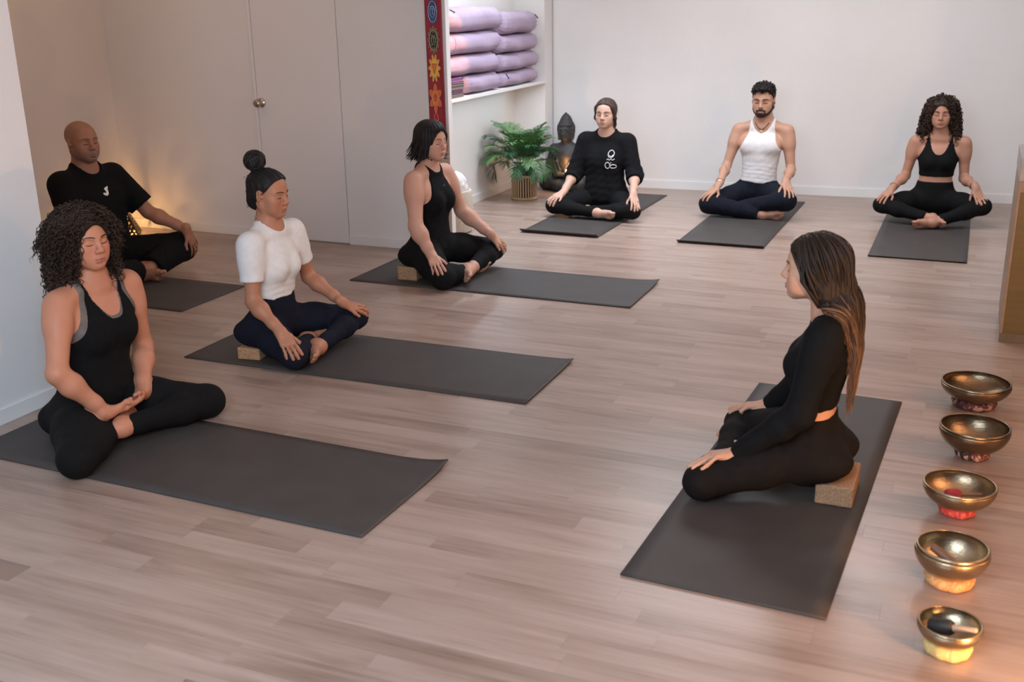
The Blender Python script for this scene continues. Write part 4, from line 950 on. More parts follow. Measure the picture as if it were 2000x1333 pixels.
SP = {
'A': spec('A', v=.0030, brow=1.4, w=1.10, bust=1.12, armw=.98, belly=.012, hands='lap', skin=(.48, .205, .122), lip=(.42, .13, .11), scalp=(.02, .013, .01, 1), seatz=.006,
    bottom=dict(LEG, waist=.20), hair=[('curly_hair', hair_A)],
    tops=[dict(name='tank_top', mat='black_jersey', t=.0065, wr=.0022, neck=dict(front=-.085, back=-.03, w=.088, rise=.165, p=2.6, bw=.09, brise=.12), arm=dict(top=.05, strap=.094, side=.185, depth=.155, p=1.8), hem=.10),
          dict(name='bra_top', mat='grey_knit', t=.0040, neck=dict(front=-.075, back=-.02, w=.088, rise=.165, p=2.6, bw=.09, brise=.12), arm=dict(top=.05, strap=.116, side=.19, depth=.135, p=1.8), hem=.38)]),
'B': spec('B', v=.0036, man=1, w=1.04, belly=.012, armw=1.0, skin=(.33, .148, .088), lip=(.30, .14, .11), scalp=(.20, .125, .095, .7), stubble=(.16, .10, .08, .55), line=-.004, legpad=.014,
    bottom=dict(name='loose_trousers', mat='black_cotton', waist=.22, hem=.72, loose=.022, wr=.003, t=.004), hair=[],
    tops=[dict(name='t_shirt', mat='black_jersey', t=.010, bag=.016, wr=.005, sleeve=dict(r=(.072, .066, .05), end=.78), neck=dict(front=.048, back=.075, w=.10, rise=.08, p=2.5), hem=.10)]),
'C': spec('C', v=.0034, block=(-3.17, 4.13, .066, .14, .25), w=.97, bust=.95, skin=(.41, .182, .106), lip=(.33, .14, .11), scalp=(.012, .01, .01, 1), line=-.004, brow=1.4,
    bottom=dict(LEG, mat='navy_knit', waist=.322, hem=.93, wr=.0018), hair=[('pinned_up_hair', hair_C)],
    tops=[dict(name='t_shirt', mat='white_jersey', t=.0065, wr=.0022, folds=.0028, foldtop=-.17, sleeve=dict(r=(.051, .051, .045), end=.62), neck=dict(front=.042, back=.066, w=.09, rise=.07, p=2.5), hem=.308)]),
'D': spec('D', v=.0034, block=(-3.165, 5.755, .092, .142, .24), w=1.10, bust=1.08, armw=1.08, skin=(.53, .285, .20), lip=(.42, .19, .17), scalp=(.012, .01, .01, 1), brow=1.15,
    bottom=dict(LEG, waist=.27, hem=.80), hair=[('bobbed_hair', hair_D)],
    tops=[dict(name='tank_top', mat='black_jersey', t=.006, wr=.002, neck=dict(front=.035, back=.06, w=.085, rise=.07, p=2.5), arm=dict(top=.06, strap=.075, side=.175, depth=.17, p=1.7), hem=.18)]),
'E': spec('E', v=.0040, brow=1.5, lash=1.7, w=1.0, bust=.9, skin=(.54, .325, .24), lip=(.42, .20, .18), scalp=(.05, .03, .024, 1), spread=.11,
    bottom=dict(LEG, waist=.25, hem=.90), hair=[('tied_back_hair', hair_E)],
    tops=[dict(name='sweatshirt', mat='black_fleece', t=.008, bag=.017, wr=.006, sleeve=dict(r=(.066, .063, .056), end=1.27, k=.04), neck=dict(front=.043, back=.07, w=.085, rise=.06, p=2.5), hem=.115)]),
'F': spec('F', v=.0040, man=1, w=.93, torso_w=.93, armw=.95, skin=(.45, .245, .165), lip=(.36, .18, .15), scalp=(.014, .010, .008, .9), spread=.13, browz=-.001, brow=2.1, lash=2.0, legpad=.008,
    bottom=dict(name='trousers', mat='navy_cotton', waist=.25, hem=.90, loose=.010, wr=.003), hair=[('short_curly_hair', hair_F), ('beard', beard_F)],
    tops=[dict(name='tank_top', mat='white_rib', t=.005, wr=.0025, folds=.0028, foldtop=-.20, neck=dict(front=-.005, back=.01, w=.088, rise=.12, p=2.6), arm=dict(top=.06, strap=.098, side=.185, depth=.17, p=2.0), hem=.236)]),
'G': spec('G', v=.0040, brow=1.7, lash=1.8, w=.97, bust=.95, skin=(.42, .212, .142), lip=(.34, .15, .13), scalp=(.02, .013, .01, 1), spread=.12,
    bottom=dict(LEG, waist=.292, hem=.86), hair=[('curly_hair', hair_G)],
    tops=[dict(name='sports_bra', mat='black_knit', t=.0055, neck=dict(front=-.080, back=-.06, w=.082, rise=.16, p=2.6), arm=dict(top=.05, strap=.090, side=.185, depth=.16, p=1.9), hem=.338)]),
'I': spec('I', v=.0030, brow=1.2, block=(-.312, 3.56, .080, .125, .235), w=.97, bust=1.05, skin=(.57, .30, .195), lip=(.45, .22, .19), scalp=(.03, .019, .014, 1), spread=.10,
    bottom=dict(LEG, name='leggings', mat='warm_black_knit', waist=.302, hem=.95, wr=.002), hair=[('long_straight_hair', hair_I)],
    tops=[dict(name='crop_top', mat='black_knit', t=.0055, wr=.0018, sleeve=dict(r=(.054, .044, .031), end=1.97, k=.02), neck=dict(front=.012, back=-.085, w=.115, rise=.06, p=3, bw=.105, brise=.11), hem=.338, hemf=0)]),
}
SP['B']['scalp'] = (.20, .125, .095, .45)
with ThreadPoolExecutor(4) as ex: FIG = dict(zip(SP, ex.map(figure, SP.values())))
def knit(name, c, rough=.85, sheen=0., bump=.3, sc=900, c2=None):
    m = noise_mat(name, c, c2 or tuple(x*1.35 for x in c), 40, rough, bump, sc, bdist=.0008, spec=.16)
    if sheen: m.node_tree.nodes['Principled BSDF'].inputs['Sheen Weight'].default_value = sheen
    return m
MAT = dict(black_knit=knit('black_knit', (.0042, .0042, .0046), .85), black_jersey=knit('black_jersey', (.0038, .0038, .0042), .9), grey_knit=knit('grey_knit', (.12, .10, .09)),
    black_cotton=knit('black_cotton', (.0045, .004, .0045), .9), white_jersey=knit('white_jersey', (.66, .65, .64), .85, c2=(.72, .71, .70)), navy_knit=knit('navy_knit', (.006, .0072, .0145), .85),
    black_fleece=knit('black_fleece', (.0055, .0055, .0064), .95), navy_cotton=knit('navy_cotton', (.0055, .0068, .0125), .9), white_rib=knit('white_rib', (.63, .61, .61), .85, c2=(.69, .67, .67)), warm_black_knit=knit('warm_black_knit', (.0065, .005, .0046), .85))
def attr_mat(name, rough, spec, bump=0., bscale=300, sss=0.):
    m = new_mat(name, rough=rough, spec=spec); nd, lk, b = nodes(m); a = N(m, 'ShaderNodeAttribute', attribute_name='Col'); lk.new(a.outputs['Color'], b.inputs['Base Color'])
    if bump:
        tc = N(m, 'ShaderNodeTexCoord'); n = N(m, 'ShaderNodeTexNoise', i_Scale=bscale, i_Detail=2.); lk.new(tc.outputs['Object'], n.inputs['Vector'])
        bp = N(m, 'ShaderNodeBump', i_Strength=bump, i_Distance=.0006); lk.new(n.outputs['Fac'], bp.inputs['Height']); lk.new(bp.outputs[0], b.inputs['Normal'])
    return m
M_skin = attr_mat('skin', .52, .35, .25); M_hair = attr_mat('hair', .55, .22); M_brow = new_mat('brow_hair', (.025, .017, .013), .7)
LABEL = dict(
 A='woman with big dark curls in black scoop tank top, hands clasped in her lap',
 B='bald man in black T-shirt and loose black trousers sitting by the lantern',
 C='woman with a top bun in white T-shirt and navy leggings sitting cross-legged',
 D='woman with a black bob in high-necked black tank top by the red banner',
 E='woman with tied-back brown hair in loose black sweatshirt beside the dark statue',
 F='bearded man in white tank top and navy trousers sitting cross-legged',
 G='woman with curly hair in black sports bra and leggings, bare midriff',
 I='woman with long straight brown hair in long-sleeved black crop top, seated on cork block')
ROOT = {}
for k, f in FIG.items():
    r = thing('person', LABEL[k], 'person', tuple(f.base)); ROOT[k] = r
    o = obj('body', np_mesh('body', f.body[0], f.body[1]), None, r); dm = o.modifiers.new('thin', 'DECIMATE'); dm.ratio = f.sp.get('ratio', .36)
    bpy.context.view_layer.update(); e = o.evaluated_get(bpy.context.evaluated_depsgraph_get()); me = bpy.data.meshes.new_from_object(e); o.modifiers.clear()
    V = np.zeros(len(me.vertices)*3, np.float32); me.vertices.foreach_get('co', V); V = V.reshape(-1, 3); me.calc_loop_triangles(); Tq = np.zeros(len(me.loop_triangles)*3, np.int32); me.loop_triangles.foreach_get('vertices', Tq)
    o.data = np_mesh('body', V-f.base, Tq.reshape(-1, 3), True, skin_colors(V.astype(float), f.hd, f.sp)); o.data.materials.append(M_skin); bpy.data.meshes.remove(me)
    for nm, V, Qd, mk in f.meshes: obj(nm, np_mesh(nm, V-f.base, Qd), MAT[mk], r)
    for nm, V, Qd, C in f.hair: obj(nm, np_mesh(nm, V-f.base, Qd, True, C), M_hair, r)
    for nm, P, R, fl_ in f.face:
        V, Qd = tubes(P[None]-f.base, R[None], 6, flat=fl_, up=np.broadcast_to(f.hd.f, (1, len(P), 3))); obj(nm, np_mesh(nm, V, Qd), M_brow, r)

# ------------------------------------------------------------------ yoga mats and cork blocks
M_mat = noise_mat('grey_rubber', (.046, .039, .036), (.057, .049, .046), 6, .55, .5, 700, bdist=.0012, spec=.35)
def yoga_mat(label, cx, cy, L, W, rot, curl_a=0., curl_b=0., corner=0., th=.0052, lip=.05):
    """long axis along local x; curl_a / curl_b lift the two short ends, corner lifts one corner more"""
    xs = np.concatenate([np.linspace(-L/2, -L/2+.12, 10), np.linspace(-L/2+.2, L/2-.2, 10), np.linspace(L/2-.12, L/2, 10)]); ys = np.linspace(-W/2, W/2, 13)
    X, Y = np.meshgrid(xs, ys, indexing='ij'); ca = np.clip(1-(X+L/2)/lip, 0, 1); cb = np.clip(1-(L/2-X)/lip, 0, 1)
    Z = curl_a*ca**2+curl_b*cb**2*(1+.3*Y/W)+corner*np.clip((X-L/2+.22)/.22, 0, 1)**2*np.clip((Y-W/2+.25)/.25, 0, 1)**2
    P = np.stack([X, Y, Z+.0008], -1); n, m = X.shape; top = P.copy(); top[..., 2] += th
    V = np.concatenate([P.reshape(-1, 3), top.reshape(-1, 3)]); i = np.arange(n*m).reshape(n, m); q = np.stack([i[:-1, :-1], i[1:, :-1], i[1:, 1:], i[:-1, 1:]], -1).reshape(-1, 4)
    F = [q[:, ::-1], q+n*m]; N_ = n*m
    for line, rev in ((i[:, 0], 0), (i[:, -1], 1), (i[0, :], 1), (i[-1, :], 0)):
        e = np.stack([line[:-1], line[1:], line[1:]+N_, line[:-1]+N_], -1); F.append(e[:, ::-1] if rev else e)
    o = obj('yoga_mat', np_mesh('yoga_mat', V, np.concatenate(F), False), M_mat); o.location = (cx, cy, 0); o.rotation_euler = (0, 0, rot)
    return tag(o, label, 'yoga mat', 'dark grey yoga mats on the floor')
R_ = math.radians
yoga_mat('dark grey yoga mat under the woman with clasped hands, one far corner lifted', -2.613, 2.985, 1.83, .61, R_(-1.2), corner=.022, curl_b=.002)
yoga_mat('dark grey yoga mat under the bald man by the lantern', -4.965, 4.895, 1.83, .60, 0)
yoga_mat('dark grey yoga mat under the woman in white T-shirt', -2.579, 4.259, 1.83, .61, R_(.4), corner=.006, curl_b=.004)
yoga_mat('dark grey yoga mat under the black-bobbed woman near the red banner', -2.596, 5.841, 1.83, .61, 0, corner=.012, curl_b=.004)
yoga_mat('dark grey yoga mat with curled front edge under the woman in black sweatshirt', -2.736, 8.11, 1.83, .61, R_(89.3), curl_a=.024)
yoga_mat('dark grey yoga mat with thick front edge under the bearded man', -1.558, 8.156, 1.83, .61, R_(89.8), curl_a=.018)
yoga_mat('dark grey yoga mat under the woman in black sports bra', -.269, 8.169, 1.83, .61, R_(90.1), curl_a=.006)
yoga_mat('dark grey yoga mat under the long-haired woman next to the bowls', -.508, 3.65, 1.83, .61, R_(-92.3), curl_b=.002)
M_cork = noise_mat('cork', (.30, .155, .075), (.47, .275, .15), 110, .85, .6, 240, detail=6, bdist=.002)
def block(label, x0, y0, z1, sx, sy, rz=0):
    o = obj('cork_block', box_mesh((-sx/2, -sy/2, 0), (sx/2, sy/2, z1-.0065), .006), M_cork); o.location = (x0, y0, .0065); o.rotation_euler = (0, 0, rz)
    return tag(o, label, 'yoga block', 'cork blocks used as seats')
block('cork block with a slanted bright top under the long-haired woman', -.312, 3.560, .080, .125, .235)
block('cork block peeking out under the woman in white T-shirt', -3.17, 4.13, .066, .12, .23, R_(8))
block('cork block peeking out under the woman with the black bob', -3.165, 5.755, .092, .13, .23, R_(4))
# ------------------------------------------------------------------ singing bowls on ring cushions, with mallets
def bowl_mat(name, c1, c2, rough):
    m = noise_mat(name, c1, c2, 9, rough, .35, 70, metal=1., bdist=.003, stretch=(1, 1, 2.2)); return m
M_dark_bronze = bowl_mat('dark_bronze', (.16, .115, .075), (.30, .22, .14), .33)
M_bronze = bowl_mat('bronze', (.30, .21, .13), (.42, .31, .19), .36)
M_pale_bronze = bowl_mat('pale_bronze', (.34, .25, .16), (.48, .37, .24), .34)
def brocade(name, c1, c2, c3):
    m = new_mat(name, c1, .75); nd, lk, b = nodes(m); tc = N(m, 'ShaderNodeTexCoord'); n = N(m, 'ShaderNodeTexNoise', i_Scale=24., i_Detail=2., i_Distortion=2.2); lk.new(tc.outputs['Object'], n.inputs['Vector'])
    r = N(m, 'ShaderNodeValToRGB'); r.color_ramp.interpolation = 'CONSTANT'; e = r.color_ramp.elements; e[0].color = (*c1, 1); e[0].position = 0; e[1].position = .47; e[1].color = (*c2, 1); x = e.new(.56); x.color = (*c3, 1)
    lk.new(n.outputs['Fac'], r.inputs[0]); lk.new(r.outputs[0], b.inputs['Base Color']); return m
def bowl(label, x, y, R, ztop, rr, mat, cmat, clabel, incurve=.97, ct=.021):
    h = ztop-2*ct*.84; prof = [(0, 0), (R*.26, 0), (R*.36, .003)]
    for t in np.linspace(0, 1, 15)[1:]:
        a = math.radians(24+t*71); r = R*min(1., (math.sin(a))**.80*1.0); prof.append((r*(1-(1-incurve)*max(0, (t-.72)/.28)**2), h*((math.cos(math.radians(24))-math.cos(a))/(math.cos(math.radians(24))-math.cos(math.radians(95))))**.95))
    prof[0] = (0, 0); top = prof[-1][1]; k = h/top; prof = [(r, z*k) for r, z in prof]; rt = prof[-1][0]; th = .0055
    inner = [(max(r-th, 0), max(z, 0)+(.006 if i < 3 else .003)) for i, (r, z) in enumerate(prof[:-1])][::-1]
    full = prof[:-1]+[(rt, h-.012), (rt+.0012, h-.010), (rt+.001, h-.001), (rt-.001, h), (rt-th+.001, h), (rt-th, h-.002)]+inner[:-1]+[(0, .006)]
    t = obj('singing_bowl', lathe_mesh(full, 64), mat); t.location = (x, y, 2*ct*.84)
    tag(t, label, 'singing bowl', 'bronze singing bowls in a row on the floor')
    # two engraved bands are real grooves turned on the outside
    for zf in (.80, .74):
        i = next(j for j in range(len(prof)-1) if prof[j+1][1] >= h*zf); f_ = (h*zf-prof[i][1])/(prof[i+1][1]-prof[i][1]); r = prof[i][0]+f_*(prof[i+1][0]-prof[i][0])
        bm = bmesh.new(); ring = [[(r-.0006+.0008*math.cos(b))*1., h*zf+.0012*math.sin(b)] for b in np.linspace(0, 2*PI, 7)[:-1]]
        bm.free(); o = obj('rim_band', lathe_mesh(ring+[ring[0]], 64), mat, t)
    n = 40; bm = bmesh.new(); rings = []
    for i in range(n):
        a = 2*PI*i/n; w_ = 1+.05*math.sin(a*9)+.04*math.sin(a*5+1); ring = []
        for j in range(10):
            b = 2*PI*j/10; r = rr-ct*1.05+ct*1.05*w_*math.cos(b); ring.append(bm.verts.new((r*math.cos(a), r*math.sin(a), ct+ct*w_*math.sin(b)*.98)))
        rings.append(ring)
    for i in range(n):
        A, B = rings[i], rings[(i+1) % n]
        for j in range(10): bm.faces.new((A[j], B[j], B[(j+1) % 10], A[(j+1) % 10]))
    bmesh.ops.recalc_face_normals(bm, faces=bm.faces)
    c = obj('ring_cushion', bm_mesh(bm, True), cmat); c.location = (x, y, 0); tag(c, clabel, 'cushion', 'brocade ring cushions under the bowls')
    return t
bowl('wide dark bronze singing bowl on maroon ring, farthest along the bowl row', .115, 4.619, .140, .112, .090, M_dark_bronze, brocade('maroon_brocade', (.05, .012, .014), (.10, .022, .024), (.28, .16, .11)), 'maroon patterned ring cushion under the farthest bowl of the row')
bowl('dark bronze singing bowl on black and cream ring cushion', .116, 4.059, .1265, .130, .064, M_dark_bronze, brocade('black_cream_brocade', (.025, .012, .012), (.42, .24, .17), (.16, .02, .03)), 'black and cream patterned ring cushion under a dark bowl')
bowl('bronze singing bowl holding a red-headed mallet', .078, 3.551, .117, .112, .062, M_bronze, brocade('red_brocade', (.42, .035, .03), (.55, .10, .07), (.36, .03, .03)), 'bright red ring cushion under the bowl with red mallet', .985)
bowl('bronze singing bowl with rounded incurving rim and wooden striker inside', .069, 3.065, .107, .126, .072, M_pale_bronze, brocade('amber_brocade', (.52, .25, .09), (.62, .34, .14), (.50, .22, .08)), 'amber ring cushion under the round-shouldered bowl', .94)
bowl('smallest singing bowl, pale bronze with a striker resting inside', .077, 2.690, .083, .094, .062, M_pale_bronze, brocade('yellow_brocade', (.66, .44, .15), (.72, .54, .24), (.62, .40, .12)), 'yellow ring cushion under the smallest bowl', .97)
M_wood = noise_mat('striker_wood', (.16, .075, .04), (.27, .13, .07), 6, .5, stretch=(1, 1, .2)); M_paleW = noise_mat('pale_wood', (.50, .30, .18), (.60, .38, .24), 6, .5)
def mallet(label, a, b, r, mat, head=None, hr=.018, hl=.05):
    a, b = Vector(a), Vector(b); t = thing('mallet', label, 'mallet', a); t.rotation_euler = (b-a).to_track_quat('Z', 'Y').to_euler(); L = (b-a).length
    obj('handle', lathe_mesh([(0, 0), (r*.8, .001), (r, .005), (r*1.1, L*.5), (r*.9, L-.005), (r*.7, L), (0, L)], 16), mat, t)
    if head is not None: o = obj('mallet_head', lathe_mesh([(0, -.004), (hr*.8, -.003), (hr, .004), (hr, hl-.008), (hr*.8, hl), (0, hl+.001)], 24), head, t)
    return t
M_redfelt = noise_mat('red_felt', (.30, .02, .025), (.38, .04, .04), 40, .95); M_blackfelt = noise_mat('black_leather', (.012, .011, .011), (.02, .018, .018), 40, .6)
mallet('mallet with red felt head lying inside a bronze bowl', (.040, 3.545, .066), (.150, 3.580, .070), .0055, M_wood, M_redfelt, .019, .045)
mallet('brown wooden striker leaning inside the round-shouldered bowl', (.012, 3.075, .108), (.110, 3.030, .060), .0125, M_wood)
mallet('striker with black wrapped head resting in the smallest bowl', (.030, 2.700, .066), (.142, 2.664, .098), .0085, M_paleW, M_blackfelt, .021, .060)
# ------------------------------------------------------------------ counter at the edge of the room
def counter():
    t = thing('counter', 'gold-fronted counter with grey top against the frame edge, behind the bowls', 'counter', (.216, 5.60, 0))
    M_gold = noise_mat('brushed_gold', (.125, .085, .036), (.155, .108, .048), 5, .5, .1, 300, metal=.7, stretch=(.2, 1, 6))
    M_band = noise_mat('band_wood', (.23, .15, .095), (.30, .20, .13), 5, .5, stretch=(.4, 4, 4)); M_top = noise_mat('grey_stone', (.30, .28, .26), (.38, .36, .34), 20, .55)
    M_edge = noise_mat('dark_bronze_edge', (.10, .07, .045), (.14, .10, .06), 10, .5)
    obj('carcass', box_mesh((.004, .012, 0), (1.6, .55, .75)), M_edge, t)
    obj('front_panel', box_mesh((.012, 0, .012), (1.6, .012, .75), .001), M_gold, t); obj('plinth', box_mesh((.0, -.002, 0), (1.6, .014, .045), .001), M_edge, t)
    obj('side_strip', box_mesh((0, 0, 0.045), (.012, .55, .75), .001), M_band, t)
    obj('wood_band', box_mesh((0, 0, .75), (1.6, .55, .802), .001), M_band, t)
    obj('countertop', box_mesh((-.002, -.002, .802), (1.6, .56, .911), .003), M_top, t)
counter()
# ------------------------------------------------------------------ shelf, bolsters and blankets in the alcove
obj('alcove_shelf', box_mesh((-3.885, 6.50, .936), (-3.585, 9.118, .962), .002), M_trim)
tag(bpy.data.objects['alcove_shelf'], 'long white shelf spanning the alcove above the palm', 'shelf')
M_lav = noise_mat('lavender_cotton', (.36, .275, .365), (.42, .325, .425), 10, .9, .35, 500, bdist=.0012); M_lavseam = new_mat('seam', (.30, .20, .28), .9); M_tag = new_mat('dark_label', (.03, .025, .05), .8)
def bolster(label, y0, y1, z0, hz, seed, hx=.135, xc=-3.715, bow=0., seam=None, lab=None):
    rs = np.random.RandomState(seed); L = y1-y0; t = thing('bolster', label, 'bolster', (xc, (y0+y1)/2, z0), 0, 'lavender bolsters piled on the shelf')
    s = np.concatenate([1-np.cos(np.linspace(0, PI/2, 9)), 1+np.linspace(0, 1, 14)[1:-1]*18, 19+np.sin(np.linspace(0, PI/2, 9))]); e = .075; s = np.where(s <= 1, s*e, np.where(s >= 19, L-e+(s-19)*e, e+(s-1)/18*(L-2*e)))
    fr = np.clip(np.minimum(s, L-s)/e, 0, 1); prof = np.maximum((1-(1-fr)**2)**.5, .0); a = np.arange(44)*2*PI/44
    pleat = np.exp(-np.minimum(s, L-s)/.10)[:, None]*np.sin(a*15+rs.uniform(0, 6)+2.*np.sin(a*2)[None])*.075
    sq = lambda c: np.sign(c)*np.abs(c)**.82
    wob = .035*np.sin(a[None]*2+s[:, None]*9+rs.uniform(0, 6))+.025*np.sin(s[:, None]*17+rs.uniform(0, 6)+a[None]*3)
    r = prof[:, None]*(1+(pleat+wob)*np.clip(prof[:, None]*1.2, 0, 1))
    X = r*hx*sq(np.cos(a))[None]; Z = hz/2+r*hz/2*sq(np.sin(a))[None]+bow*((s/L-.5)**2*4)[:, None]; Y = (s-L/2)[:, None]*np.ones_like(X)
    Z = np.maximum(Z, .001); n, m = X.shape; V = np.stack([X, Y, Z], -1).reshape(-1, 3); i = np.arange(n*m).reshape(n, m); q = np.stack([i[:-1], np.roll(i[:-1], -1, 1), np.roll(i[1:], -1, 1), i[1:]], -1).reshape(-1, 4)
    obj('cover', np_mesh('cover', V, q), M_lav, t)
    def ringpts(y, k=1.012):
        j = np.argmin(np.abs(s-(y+L/2))); return [tuple(np.array([X[j, b]*k, Y[j, b], (Z[j, b]-hz/2)*k+hz/2])) for b in range(m)]
    for y in (seam or []): tube_obj('seam', ringpts(y, 1.004), .0022, M_lavseam, t, 5, True)
    if lab:
        y, ang = lab; j = np.argmin(np.abs(s-(y+L/2))); b = int(ang/(2*PI)*44) % 44; P0 = np.array([X[j, b], Y[j, b], Z[j, b]]); b2 = (b+2) % 44; P1 = np.array([X[j, b2], Y[j, b2], Z[j, b2]]); d = unit(P1-P0); nrm = unit(np.array([math.cos(ang), 0, math.sin(ang)]))
        o = obj('label_tag', box_mesh((-.004, -.004, -.022), (.004, .004, .022)), M_tag, t); o.location = tuple(P0+nrm*.003); o.rotation_euler = Vector(d).to_track_quat('Z', 'Y').to_euler()
    return t
zs = .962
for k, (h, y0, y1, bw, lab) in enumerate(((.150, 7.50, 8.17, .0, None), (.158, 7.08, 8.13, .0, None), (.165, 7.06, 8.15, .0, None), (.185, 7.05, 8.17, .0, (-.32, .75)))):
    bolster('lavender bolster in the pile beside the blankets, %s' % ('lowest, on the shelf itself', 'second up, overlapping the blankets', 'third up, with a cross seam', 'topmost, with a small dark label')[k], y0, y1, zs, h-.004, 20+k, .138+.003*k, -3.722+.004*k, bw, [-.36] if k == 2 else None, lab); zs += h-.002
zs = .962
for k, (h, y0, y1, bw, lab) in enumerate(((.128, 8.195, 8.97, .0, (-.33, .5)), (.148, 8.175, 8.985, .0, None), (.148, 8.175, 8.975, -.0, None), (.185, 8.20, 8.965, .0, (.33, .5)))):
    bolster('lavender bolster in the pile by the shelf end, %s' % ('lowest, on the shelf itself', 'second up', 'third up', 'topmost, thick and bulging')[k], y0, y1, zs, h-.004, 40+k, .138, -3.720, bw, None, lab); zs += h-.002
def blanket(label, z, h, mat, y1, seed):
    bm = bmesh.new(); b2 = h/2
    t = thing('folded_blanket', label, 'blanket', (0, 0, z), 0, 'folded blankets on the shelf')
    prof = []
    rs = random.Random(seed)
    for y0_, z0_ in ((0, 0), (0, h*.5)):
        n = 10; pts = [(y1-b2*.5+b2*.5*math.cos(a), z0_+h*.25+h*.245*math.sin(a)) for a in np.linspace(-PI/2, PI/2, n)]; pts = [(6.80, z0_+.003)]+pts+[(6.80, z0_+h*.495)]
        b1 = bmesh.new(); A = [b1.verts.new((-3.862, y, zz)) for y, zz in pts]; B = [b1.verts.new((-3.597-rs.random()*.006, y, zz)) for y, zz in pts]
        b1.faces.new(A[::-1]); b1.faces.new(B)
        for i in range(len(pts)): j = (i+1) % len(pts); b1.faces.new((A[i], A[j], B[j], B[i]))
        bmesh.ops.recalc_face_normals(b1, faces=b1.faces); obj('fold', bm_mesh(b1), mat, t)
M_bp = noise_mat('purple_wool', (.17, .07, .22), (.22, .10, .28), 60, .95); M_bg = noise_mat('grey_wool', (.10, .095, .10), (.14, .13, .14), 60, .95); M_bm = noise_mat('plum_wool', (.09, .05, .09), (.12, .07, .12), 60, .95)
for k, (m_, lb, y1) in enumerate(((M_bg, 'grey folded blanket at the bottom, lying on the shelf', 7.44), (M_bm, 'plum folded blanket between two grey ones', 7.43), (M_bg, 'grey folded blanket just above the plum one', 7.45), (M_bg, 'grey folded blanket just below the purple one', 7.45), (M_bp, 'bright purple folded blanket on top of the blanket stack', 7.42))):
    blanket(lb, .962+k*.0295, .029, m_, y1, k)
